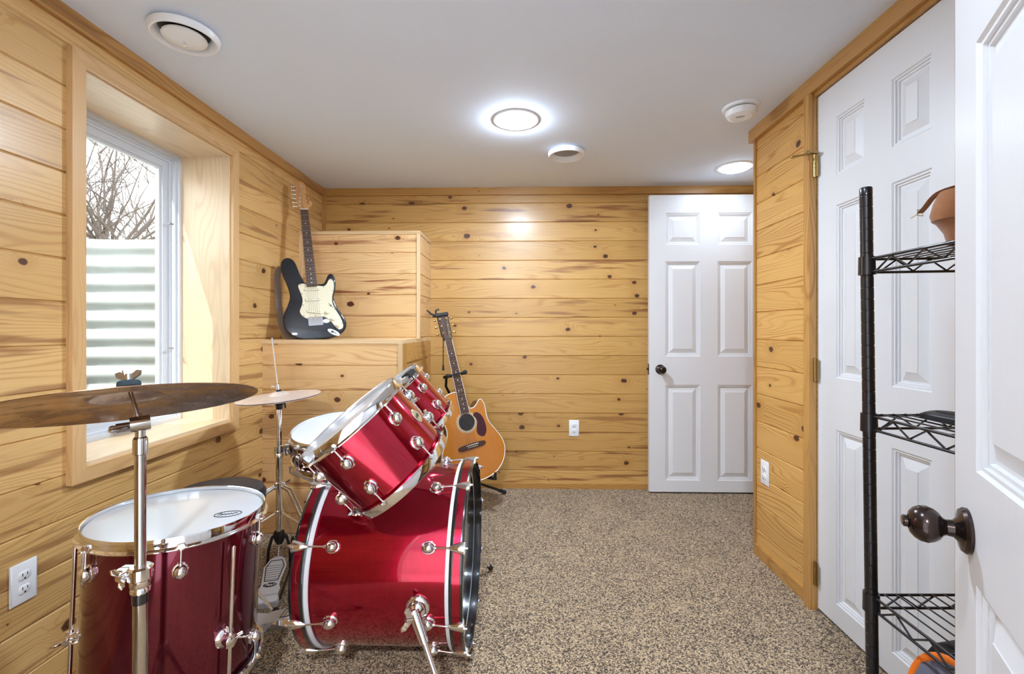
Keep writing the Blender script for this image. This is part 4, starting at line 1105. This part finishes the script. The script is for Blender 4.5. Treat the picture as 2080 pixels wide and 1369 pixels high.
# electric
G = guitar_frame(at(645, 688.5, 2.545)+V((0, 0, .0)), (-.178, .165, .97), (.44, -.90, 0))
eg = thing('electric_guitar', 'dark blue black electric guitar with cream pickguard, leaning in the corner on the pine ledge', 'electric guitar', G)
ol = [(.01, 0), (-.05, .002), (-.10, .015), (-.145, .05), (-.164, .10), (-.158, .155), (-.135, .205), (-.120, .25), (-.122, .295), (-.132, .340), (-.145, .385), (-.152, .430), (-.144, .466), (-.122, .484), (-.098, .482), (-.078, .462), (-.066, .425), (-.056, .385), (-.042, .350), (-.034, .334), (0, .324), (.035, .322), (.052, .322), (.066, .328), (.078, .348), (.090, .372), (.106, .382), (.122, .370), (.129, .335), (.122, .285), (.112, .250), (.110, .220), (.122, .175), (.146, .130), (.161, .088), (.154, .048), (.122, .018), (.07, .003)]
ol = [(a, b) for a, b in ol]
pl = [tuple(p) for p in spline([V(p) for p in ol], 4)]
MB().prism(pl, -.043, 0, None, 0, .008, nb=4).build('body', m_gbody, eg, 45)
pg = [(-.036, .325), (-.062, .325), (-.072, .31), (-.062, .27), (-.056, .235), (-.062, .20), (-.076, .165), (-.062, .135), (-.032, .118), (.0, .128), (.045, .125), (.075, .10), (.098, .065), (.115, .045), (.137, .050), (.142, .075), (.132, .115), (.112, .160), (.099, .20), (.1, .24), (.112, .28), (.117, .325), (.106, .348), (.092, .342), (.078, .318), (.062, .306), (.036, .31)]
pgl = [tuple(p) for p in spline([V(p) for p in pg], 3)]
gd = MB().prism(pgl, 0, .0024, bev=.0008).build('pickguard', m_guard, eg, 40)
mb = MB()
for x, y in [pg[i] for i in (1, 3, 5, 7, 9, 11, 13, 15, 17, 20, 22, 25)]:
    cx, cy_ = .03, .21; l = sqrt((cx-x)**2+(cy_-y)**2); mb.lathe([(0, .003), (.0026, .0026)], 8, M.Translation((x+(cx-x)/l*.006, y+(cy_-y)/l*.006, 0)))
mb.build('guard_screws', m_dark, gd, 0)
for y, ang in ((.292, 0), (.230, 0), (.158, -12)):
    Tm = M.Translation((.0, y, .002)) @ M.Rotation(rad(ang), 4, 'Z')
    p = [(sx*.032+.009*cos(q)*1, .009*sin(q)) for sx, q in [(1, -pi/2+pi*k/8) for k in range(9)]+[(-1, pi/2+pi*k/8) for k in range(9)]]
    pk = MB().prism(p, 0, .006, Tm, bev=.001).build('pickup', m_guard, eg, 40)
    mb = MB()
    for k in range(6): mb.lathe([(0, .0066), (.0024, .0064), (.0024, .005)], 10, Tm @ M.Translation((-.026+k*.0104, 0, 0)))
    mb.build('pole_pieces', m_steel, pk, 0)
mb = MB(); mb.box((-.038, .082, 0), (.038, .128, .004))
for k in range(6): mb.box((-.030+k*.0104-.0044, .083, .003), (-.030+k*.0104+.0044, .108, .009))
mb.box((-.036, .076, -.001), (.036, .084, .011)); mb.build('bridge', m_chrome, eg, 0)
for x, y in ((.066, .150), (.092, .108), (.114, .068)):
    mb = MB(); mb.lathe([(.0125, .002), (.0115, .008), (.0095, .0085), (.009, .0165), (0, .017)], 20, M.Translation((x, y, 0))); mb.build('control_knob', m_guard, eg, 40)
mb = MB(); Tm = M.Translation((.088, .188, .0024)) @ M.Rotation(rad(-52), 4, 'Z'); mb.box((-.018, -.0012, 0), (.018, .0012, .0006), None, 0, Tm); mb.box((-.003, -.002, 0), (.003, .002, .011), None, 0, Tm); mb.build('switch', m_dark, eg, 0)
mb = MB(); Tm = M.Translation((.088, .030, 0)) @ M.Rotation(rad(-33), 4, 'Z'); mb.prism([(.036*cos(q), .0135*sin(q)) for q in [2*pi*k/30 for k in range(30)]], 0, .0015, Tm, bev=.0006); jp = mb.build('jack_plate', m_alu, eg, 40)
mb = MB()
mb.tube([V((x, y, .002)) for x, y in spline([V(q) for q in ((-.014, -.004), (-.010, .005), (-.006, -.003), (-.002, .004), (.002, -.003), (.007, .003), (.012, -.002), (.018, .002))], 3, False)], .0014, 6, T=Tm); mb.prism([(-.016, -.006), (-.006, .007), (-.002, -.005)], .0014, .002, Tm); mb.build('oval_sticker_mark', m_dark, jp, 0)
YN_ = .777
mb = MB(); secs = []
for y, w, dp in ((.312, .054, .026), (.33, .053, .024), (.36, .052, .020), (.60, .046, .019), (YN_, .043, .018)):
    secs.append([V((w/2*cos(q), y, .004-dp*max(0, -sin(q))**.8 if sin(q) < 0 else .006)) for q in [2*pi*k/20 for k in range(20)]])
mb.loft(secs); mb.build('neck', m_maple, eg, 50)
fretboard(eg, YN_, .648, 21, .056, .042, .012, m_rosew, .306, .003)
hs = [(-.021, YN_-.002), (.021, YN_-.002), (.030, YN_+.018), (.046, YN_+.034), (.047, YN_+.052), (.036, YN_+.064), (.028, YN_+.090), (.020, YN_+.128), (.022, YN_+.158), (.008, YN_+.182), (-.016, YN_+.186), (-.034, YN_+.170), (-.036, YN_+.150), (-.035, YN_+.08), (-.033, YN_+.03), (-.030, YN_+.012)]
hsd = MB().prism([tuple(p) for p in spline([V(p) for p in hs], 3)], -.012, .002, bev=.001).build('headstock', m_maple, eg, 40)
mb = MB(); mb.tube([V((x, y, .0026)) for x, y in spline([V(q) for q in ((.016, YN_+.105), (.026, YN_+.09), (.018, YN_+.075), (.030, YN_+.062), (.022, YN_+.05), (.032, YN_+.04))], 4, False)], .0014, 6); mb.build('headstock_mark', m_dark, hsd, 0)
for k in range(6):
    y = YN_+.028+k*.0255
    mb = MB(); mb.lathe([(0, .013), (.0032, .013), (.0032, .002)], 12, M.Translation((-.022+.004*k, y, 0))); mb.lathe([(.006, .002), (.006, .004), (.003, .0045)], 14, M.Translation((-.022+.004*k, y, 0)))
    mb.cyl((-.034, y, -.008), (-.048, y, -.008), .003, n=8); mb.ball((-.055, y, -.008), (.009, .0065, .0075), 10, 8); mb.build('tuner', m_chrome, eg, 50)
mb = MB()
for k in range(6): mb.tube([V((-.026+k*.0104, .10, .012)), V((-.017+k*.0068, YN_+.002, .0155)), V((-.022+.004*(5-k), YN_+.028+(5-k)*.0255, .008))], .0005, 4)
mb.build('strings', m_string, eg, 0)
# strap hanging from the horn down behind the body
m_strap = plain_noise('StrapWeb', srgb(120, 104, 92), .3, 60, .85)
pth = spline([V((-.150, .44, -.03)), V((-.172, .40, -.045)), V((-.178, .30, -.06)), V((-.180, .20, -.066)), V((-.172, .10, -.066)), V((-.140, .035, -.06)), V((-.06, .006, -.05)), V((.0, .004, -.046))], 5, False)
mb = MB(); mb.tube(pth, .016, 8, flat=.08, up=(.35, 0, 1)); mb.build('strap', m_strap, eg, 50)

# acoustic
Gm = guitar_frame(at(975, 976, 2.74), (-.248, .115, 1), (.50, -.86, 0)) @ M.Diagonal((1.06, 1.06, 1.06, 1))
loc_, rot_, sc_ = Gm.decompose(); Gm1 = M.LocRotScale(loc_, rot_, V((1, 1, 1)))
ag = thing('acoustic_guitar', 'honey coloured cutaway acoustic guitar standing by the back wall', 'acoustic guitar', Gm1)
S_ = 1.06
def sc2(p, k=S_): return [(a*k, b*k) for a, b in p]
oa = sc2([(0, 0), (.07, .006), (.13, .03), (.175, .075), (.198, .135), (.193, .19), (.168, .245), (.140, .295), (.130, .335), (.132, .375), (.131, .412), (.120, .440), (.103, .441), (.080, .418), (.055, .405), (.034, .412), (.026, .44), (.02, .50), (-.03, .517), (-.08, .511), (-.125, .482), (-.147, .435), (-.146, .39), (-.131, .34), (-.129, .30), (-.146, .257), (-.179, .205), (-.198, .145), (-.19, .09), (-.155, .04), (-.1, .012), (-.05, .002)])
oal = [tuple(p) for p in spline([V(p) for p in oa], 4)]
m_top = plain_noise('SpruceTop', srgb(206, 132, 58), .12, 30, .25, .02, coat=.7); t_ = NT(m_top)
s_ = t_.sep(t_.coord('Object')); n_ = t_.noise(t_.xyz(t_.math('MULTIPLY', s_[0], 320), t_.math('MULTIPLY', s_[1], 3)), 1, 2)[0]
t_.l.new(t_.mix(n_, srgb(168, 94, 18), srgb(196, 124, 36)), t_.b.inputs['Base Color'])
m_mahog = plain_noise('Mahogany', srgb(84, 44, 26), .35, 30, .3, .02, coat=.6)
b_ = MB().prism(oal, -.105, 0, None, 0, .003, capmat=1).build('body', [m_mahog, m_top], ag, 40)
mb = MB(); mb.tube([V((a, b, -.001)) for a, b in oal], .0034, 6, True); mb.build('binding', m_pearl, ag, 60)
sh = .335*S_
mb = MB(); mb.lathe([(0, .0006), (.052, .0006)], 40, M.Translation((0, sh, 0))); mb.build('soundhole', m_dark, ag, 0)
mb = MB(); mb.lathe([(.052, .0005), (.053, .0012), (.060, .0012), (.061, .0005)], 48, M.Translation((0, sh, 0))); mb.lathe([(.063, .0005), (.064, .0011), (.066, .0011), (.067, .0005)], 48, M.Translation((0, sh, 0))); mb.build('rosette', mat('Rosette', srgb(186, 168, 138), .4), ag, 0)
pgd = [(.050, sh+.028), (.060, sh+.044), (.085, sh+.040), (.108, sh+.01), (.118, sh-.04), (.112, sh-.085), (.090, sh-.108), (.064, sh-.098), (.05, sh-.072), (.060, sh-.034), (.066, sh-.012), (.062, sh+.012)]
MB().prism([tuple(p) for p in spline([V(p) for p in pgd], 4)], .0004, .0018, bev=.0004).build('pickguard', plain_noise('TortoiseGuard', srgb(70, 26, 38), .5, 40, .25), ag, 40)
by = .200*S_
mb = MB(); mb.prism([tuple(p) for p in spline([V(p) for p in ((-.085, by-.012), (-.04, by-.018), (.04, by-.018), (.085, by-.012), (.085, by+.008), (.04, by+.014), (-.04, by+.014), (-.085, by+.008))], 3)], 0, .008, bev=.002); br = mb.build('bridge', m_rosew, ag, 40)
mb = MB(); mb.box((-.04, by+.003, .007), (.04, by+.006, .012)); mb.build('saddle', m_pearl, br, 0)
mb = MB()
for k in range(6): mb.ball((-.028+k*.0112, by-.007, .009), .0032, 8, 6)
mb.build('bridge_pins', m_pearl, br)
yn = by+.65*1.02
mb = MB(); secs = []
for y, w, dp in ((.50*S_, .058, .05), (.53*S_, .056, .03), (.56*S_, .055, .022), (yn, .044, .020)):
    secs.append([V((w/2*cos(q), y, .002-dp*max(0, -sin(q))**.8 if sin(q) < 0 else .003)) for q in [2*pi*k/20 for k in range(20)]])
mb.loft(secs); mb.build('neck', m_mahog, ag, 50)
fretboard(ag, yn, .663, 20, .056, .043, .009, m_rosew, sh+.058, .003)
mb = MB(); neck_taper(mb, sh+.058, yn, .060, .047, .002, .0086, None); mb.build('fretboard_binding', m_pearl, ag, 0)
hd = MB().prism([(-.024, yn), (.024, yn), (.034, yn+.035), (.036, yn+.165), (.012, yn+.172), (-.012, yn+.172), (-.036, yn+.165), (-.034, yn+.035)], -.016, 0, frame((0, 0, .004), (1, 0, 0), (0, cos(.0), -sin(.0)), (0, 0, 1)), bev=.001).build('headstock', m_rosew, ag, 40)
m_gold = mat('GoldTuner', srgb(206, 176, 112), .22, metal=1)
for s in (1, -1):
    for k in range(3):
        y = yn+.045+k*.045
        mb = MB(); mb.lathe([(0, .018), (.0032, .018), (.0032, .006), (.007, .0055), (.007, .004)], 12, M.Translation((s*.021, y, 0))); mb.cyl((s*.034, y, -.007), (s*.050, y, -.007), .003, n=8); mb.ball((s*.057, y, -.007), (.010, .009, .005), 12, 8); mb.build('tuner', m_gold, ag, 50)
mb = MB()
for k in range(6):
    q = k if k < 3 else 5-k
    mb.tube([V((-.028+k*.0112, by+.002, .011)), V((-.018+k*.0072, yn+.002, .0125)), V((-.021 if k < 3 else .021, yn+.045+q*.045, .010))], .0006, 4)
mb.build('strings', m_string, ag, 0)
# clip-on capo gripping the top of the headstock, strap lace tied under the nut
cp = thing('capo', 'black spring capo clamped on top of the acoustic headstock', 'capo', Gm1 @ M.Translation((0, yn+.165, 0)))
mb = MB(); mb.box((-.050, -.008, .0048), (.036, .010, .014)); mb.tube([V((-.050, .0, .009)), V((-.070, .012, .004)), V((-.088, .045, -.012))], [.008, .006, .004], 10); mb.build('bar', m_black, cp, 30)
mb = MB(); mb.tube([V((-.044, .004, .010)), V((-.040, .028, .012)), V((-.024, .036, .012)), V((-.018, .030, .012))], [.006, .006, .006, .007], 10); mb.tube([V((-.05, 0, .004)), V((-.052, 0, -.026)), V((.0, 0, -.026))], .006, 8); mb.build('grip', m_black, cp, 40)
up_l = Gm1.to_3x3().inverted() @ V((0, 0, -1))
mb = MB(); st0 = V((-.026, yn+.008, .0)); mb.tube([V((.024, yn+.004, .012)), V((-.024, yn+.006, .012)), V((-.030, yn+.004, .0)), V((-.024, yn+.002, -.02))], .0035, 8)
mb.tube([V((-.030, yn+.004, .004)), V((-.036, yn-.012, .004))+up_l*.02, V((-.036, yn-.012, .004))+up_l*.14], .003, 8); mb.tube([V((-.036, yn-.012, .004))+up_l*.135, V((-.036, yn-.012, .004))+up_l*.172], [.004, .008], 10); mb.build('strap_lace', m_black, ag, 50)

# guitar stand, placed under and behind the acoustic
O3 = Gm1.translation; right = Gm1.to_3x3() @ V((1, 0, 0)); upv = Gm1.to_3x3() @ V((0, 1, 0)); nv = Gm1.to_3x3() @ V((0, 0, 1))
back = V((-nv.x, -nv.y, 0)).normalized()
gsb = V((O3.x, O3.y, 0))+back*.10
gs = thing('guitar_stand', 'black tubular guitar stand holding the acoustic guitar', 'guitar stand', M.Translation(gsb))
Lc = lambda p: V(p)-gsb
neckp = O3+upv*.655
yk = neckp-nv*.052
mb = MB(); base = V((gsb.x, gsb.y, .16))+back*.10
mb.tube([Lc(base), Lc(O3+upv*.26-nv*.155), Lc(O3+upv*.50-nv*.15), Lc(O3+upv*.60-nv*.10-right*.045), Lc(yk-right*.045)], .0085, 12); mb.build('tube', m_black, gs, 60)
mb = MB(); 
mb.tube([Lc(yk-right*.060), Lc(yk+right*.052)], .0095, 12)
mb.tube([Lc(yk-right*.058), Lc(yk-right*.058+nv*.066)], .010, 12); mb.tube([Lc(yk+right*.052), Lc(yk+right*.052+nv*.072)], .010, 12)
mb.ball(Lc(yk+right*.054+nv*.075), .014, 12, 10); mb.ball(Lc(yk-right*.058+nv*.07), .013, 12, 10); mb.build('neck_yoke', m_rubber, gs, 60)
mb = MB(); mb.tube([Lc(yk-right*.058+nv*.071), Lc(yk+right*.050+nv*.078)], .0045, 8); mb.build('yoke_strap', m_rubber, gs)
for s in (1, -1):
    r0 = O3-nv*.14+right*.085*s-upv*.012; r0.z = max(r0.z, .12)
    mb = MB(); mb.tube([Lc(base), Lc(r0), Lc(r0+nv*.175)], .0085, 12); mb.tube([Lc(r0+nv*.172), Lc(r0+nv*.176+V((0, 0, .035)))], .0085, 12)
    ar = mb.build('rest_arm', m_black, gs, 60)
    mb = MB(); mb.tube([Lc(r0+nv*.02), Lc(r0+nv*.178)], .0105, 12); mb.build('foam_sleeve', m_rubber, ar)
legs = [(right*.30-nv*.05), (-right*.28-nv*.02), (back*.24)]
for d in legs:
    d = V((d.x, d.y, 0)); e = V((gsb.x, gsb.y, .012))+back*.10+d
    mb = MB(); mb.tube([Lc(base), Lc(e)], .0085, 12); lg = mb.build('leg', m_black, gs, 60)
    dv = (e-base).normalized(); mb = MB(); mb.tube([Lc(e-dv*.05), Lc(e)], .012, 12); mb.build('rubber_foot', m_rubber, lg)

# ------------------------------------------------------------------ wire shelving unit
RX, RY, RW, RD = .832, 1.098, .33, .60          # far corner post nearest the room, widths along +x and -y
ru = thing('wire_shelving_unit', 'black wire shelving unit standing against the closet door, partly hidden by the open entry door', 'shelving unit', M.Translation((RX, RY, 0)) @ M.Rotation(rad(-.75), 4, 'Y'))
PH = 1.457
def post_prof(h):
    p = [(0, .012), (.0128, .012)]; z = .05
    while z < h-.012:
        p += [(.0128, z-.0012), (.0118, z-.0006), (.0118, z+.0006), (.0128, z+.0012)]; z += .0272
    return p+[(.0128, h-.002), (.0115, h), (0, h)]
corners = [(0, 0), (RW, 0), (0, -RD), (RW, -RD)]
for x, y in corners:
    Tm = M.Translation((x, y, 0)); po = MB().lathe(post_prof(PH), 20, Tm).build('post', m_wire, ru, 40)
    MB().lathe([(0, 0), (.014, 0), (.014, .006), (.009, .012), (0, .012)], 16, Tm).build('foot', m_rubber, po)
levels = [1.287, .917, .492, .13]
for zl in levels:
    mb = MB(); lo = zl-.031
    rails = [((0, 0), (RW, 0)), ((0, -RD), (RW, -RD)), ((0, 0), (0, -RD)), ((RW, 0), (RW, -RD))]
    for (xa, ya), (xb, yb) in rails:
        A, B = V((xa, ya, 0)), V((xb, yb, 0)); d = (B-A).normalized(); Lr = (B-A).length
        a0_, b0_ = A+d*.012, B-d*.012
        mb.tube([a0_+V((0, 0, zl)), b0_+V((0, 0, zl))], .0032, 8); mb.tube([a0_+V((0, 0, lo)), b0_+V((0, 0, lo))], .0032, 8)
        n = max(4, int(round(Lr/.048))); pts = []
        for k in range(n+1): pts.append(A+d*(.03+(Lr-.06)*k/n)+V((0, 0, zl-.002 if k % 2 else lo+.002)))
        mb.tube(pts, .0024, 6)
    n = int(RW/.026)
    for k in range(1, n): mb.tube([V((RW*k/n, -.002, zl+.003)), V((RW*k/n, -RD+.002, zl+.003))], .0019, 6)
    for y in (-RD*.33, -RD*.66): mb.tube([V((0, y, zl-.001)), V((RW, y, zl-.001))], .0028, 8)
    sf = mb.build('shelf', m_wire, ru, 60)
    for x, y in corners:
        MB().lathe([(.0132, lo-.006), (.0175, lo-.006), (.0165, zl+.006), (.0132, zl+.006)], 20, M.Translation((x, y, 0)), closed=True).build('collar', m_wire, sf, 40)

# ------------------------------------------------------------------ shoes and bag on the shelves
m_suede = plain_noise('TanSuede', srgb(166, 108, 66), .28, 70, .95, .4, .001, sheen=.3)
m_insole = mat('Insole', srgb(150, 110, 80), .8)
def oval(cx, cy, z, a, b, n=24, tilt=0.0, ex=2.0):
    o = []
    for k in range(n):
        q = 2*pi*k/n; c, s = cos(q), sin(q)
        x = cx+a*math.copysign(abs(c)**(2/ex), c); y = cy+b*math.copysign(abs(s)**(2/ex), s)
        o.append(V((x, y, z+tilt*(x-cx))))
    return o
zt = levels[0]+.009
sx_, sy_ = .912, .965
sd_m = M.Translation((sx_-.012, sy_, zt)) @ M.Rotation(rad(-18), 4, 'Z') @ M.Diagonal((.93, .93, .9, 1))
sh_ = thing('sandal', 'tan suede high-heeled ankle-strap sandal on the top wire shelf', 'shoe', sd_m)
# heel and counter seen from behind: narrow foot, widening upward
mb = MB(); mb.loft([oval(.012, 0, 0, .026, .028), oval(.010, 0, .03, .031, .034), oval(.006, 0, .052, .040, .041), oval(.002, 0, .058, .044, .044)]); mb.build('heel', m_suede, sh_, 50)
mb = MB(); mb.loft([oval(.002, 0, .0585, .0445, .0445), oval(0, 0, .072, .046, .046), oval(.002, 0, .098, .042, .044), oval(.004, 0, .120, .036, .037), oval(.005, 0, .126, .034, .034)]); mb.build('heel_counter', m_suede, sh_, 50)
mb = MB(); mb.loft([[V((.02+.20*t, -w, z)), V((.02+.20*t, w, z)), V((.02+.20*t, w, z+.012)), V((.02+.20*t, -w, z+.012))] for t, w, z in ((0, .030, .056), (.2, .026, .045), (.45, .028, .014), (.65, .040, .003), (.85, .040, 0), (1.0, .022, .002))]); mb.build('sole', m_suede, sh_, 30)
mb = MB(); mb.tube([V((.16, -.040, .008)), V((.15, -.030, .040)), V((.15, 0, .052)), V((.15, .030, .040)), V((.16, .040, .008))], .020, 8, flat=.1, up=(0, 0, 1)); mb.build('toe_strap', m_suede, sh_, 60)
mb = MB(); mb.tube([V((q[0], q[1], q[2])) for q in spline([V((-.042, .058, .092)), V((-.038, .044, .102)), V((-.032, .024, .120)), V((-.026, .0, .128)), V((.0, -.032, .132)), V((.03, -.038, .137)), V((.07, -.030, .147)), V((.10, -.008, .155))], 4, False)], .0075, 8, flat=.22, up=(0, 0, 1)); ab = mb.build('ankle_strap', m_suede, sh_, 60)
mb = MB(); mb.tube([V((-.048, .056, .086)), V((-.034, .066, .086)), V((-.034, .066, .100)), V((-.048, .056, .100))], .0012, 6, True); mb.tube([V((-.041, .061, .094)), V((-.056, .068, .082))], .001, 6); mb.build('buckle', m_brass, ab)

def low_shoe(label, org, yaw, L=.27, W=.045, Hh=.075, mu=None, ms=None):
    t = thing('shoe', label, 'shoe', M.Translation(org) @ M.Rotation(yaw, 4, 'Z') @ M.Diagonal((1, 1, .45, 1)))
    secs = []; so = []
    for u, w, h in ((0, .55, .55), (.04, .72, .95), (.2, .8, 1.0), (.38, .78, .95), (.55, .9, .72), (.75, 1.0, .52), (.9, .85, .42), (.98, .5, .34), (1.0, .25, .26)):
        secs.append([V((u*L, W*w*cos(q), .018+max(0, Hh*h*max(0, sin(q))**.7))) for q in [pi*k/12 for k in range(13)]])
        so.append([V((u*L*1.02-.003, y*W*w*1.06, z)) for y, z in ((-1, 0), (1, 0), (1, .02), (-1, .02))])
    MB().loft(secs).build('upper', mu, t, 60); MB().loft(so).build('sole', ms, t, 40)
    mb = MB(); mb.loft([[V((L*(.06+.3*k/5), W*.5*s*cos(q), .018+Hh*(.985-.01*k)+.004*sin(q))) for s, q in [(1, 2*pi*j/12) for j in range(12)]] for k in range(6)]) if False else mb.prism([(L*.2+L*.15*cos(q), W*.45*sin(q)) for q in [2*pi*j/24 for j in range(24)]], .018+Hh*.90, .018+Hh*1.0); mb.build('opening', m_dark, t, 40)
    return t
m_blk_lea = mat('BlackLeather', srgb(38, 34, 36), .5)
low_shoe('black flat shoe lying on the middle wire shelf', (.905, 1.03, levels[1]+.010), rad(-82), mu=m_blk_lea, ms=m_rubber, Hh=.020, L=.24, W=.045)

m_bag = plain_noise('CharcoalNylon', srgb(44, 42, 46), .3, 40, .8, .3)
m_bag2 = plain_noise('GreyBlueNylon', srgb(104, 104, 118), .25, 50, .8, .3)
m_orange = mat('OrangePiping', srgb(240, 118, 20), .55)
bgm = M.Translation((.885, .93, levels[3]+.011)) @ M.Rotation(rad(12), 4, 'Z')
bg = thing('backpack', 'charcoal backpack with an orange trim band under the bottom visible wire shelf', 'bag', bgm)
def rr(cx, cy, z, a, b, r=.03, n=6):
    o = []
    for (sx, sy), q0 in (((1, 1), 0), ((-1, 1), 90), ((-1, -1), 180), ((1, -1), 270)):
        for k in range(n): q = rad(q0+90*k/(n-1)); o.append(V((cx+sx*(a-r)+r*cos(q), cy+sy*(b-r)+r*sin(q), z)))
    return o
mb = MB(); mb.loft([[V((p.x, p.y, p.z*1.05)) for p in q] for q in (rr(.06, 0, 0, .055, .10), rr(.06, 0, .02, .075, .115), rr(.065, 0, .14, .08, .12), rr(.07, 0, .22, .075, .11), rr(.075, .0, .275, .058, .088), rr(.08, 0, .302, .03, .05, .02))]); mb.build('main_body', m_bag, bg, 60)
mb = MB(); mb.loft([[V((p.x, p.y, p.z*1.15)) for p in q] for q in (rr(-.018, 0, .01, .028, .085, .02), rr(-.026, 0, .10, .034, .09, .025), rr(-.024, 0, .18, .032, .085, .025), rr(-.012, 0, .235, .022, .068, .018), rr(-.004, 0, .25, .012, .05, .01))]); pk = mb.build('front_pocket', m_bag2, bg, 60)
mb = MB(); mb.tube([V((p.x, p.y, p.z*1.15)) for p in spline([V((-.030, -.096, .06)), V((-.030, -.092, .15)), V((-.022, -.074, .228)), V((-.010, -.035, .262)), V((-.010, .035, .262)), V((-.022, .074, .228)), V((-.030, .092, .15)), V((-.030, .096, .06))], 5, False)], .0075, 8, flat=.35, up=(1, 0, 0)); mb.build('trim_band', m_orange, pk, 60)

# ------------------------------------------------------------------ light, sky, camera
sun = bpy.data.lights.new('Sun', 'SUN'); sun.energy = SUN; sun.angle = rad(.6); sun.color = (1, .95, .88)
so = bpy.data.objects.new('sun', sun); COL.objects.link(so)
so.rotation_mode = 'QUATERNION'; so.rotation_quaternion = V((.22, .66, -.72)).to_track_quat('-Z', 'Y')
so.location = (-3, -2, 6)
w = bpy.data.worlds.new('World'); SC.world = w; w.use_nodes = True; nt = w.node_tree
bgk = nt.nodes['Background']; bgk.inputs[0].default_value = (.93, .96, 1, 1); bgk.inputs[1].default_value = SKY
cam = bpy.data.cameras.new('Camera'); co = bpy.data.objects.new('camera', cam); COL.objects.link(co)
cam.sensor_width = 36; cam.sensor_fit = 'HORIZONTAL'; cam.lens = F/2080*36; cam.shift_y = -(684.5-HY)/2080; cam.clip_start = .02
co.location = (0, 0, EYE); co.rotation_euler = (pi/2, 0, YAW)
SC.camera = co
vs_ = SC.view_settings; SC.display_settings.display_device = 'sRGB'; vs_.view_transform = 'Standard'; vs_.look = 'None'; vs_.gamma = 1; vs_.use_curve_mapping = False; vs_.exposure = EXPO
SC.cycles.max_bounces = 10; SC.cycles.diffuse_bounces = 6; SC.cycles.glossy_bounces = 6; SC.cycles.transparent_max_bounces = 12
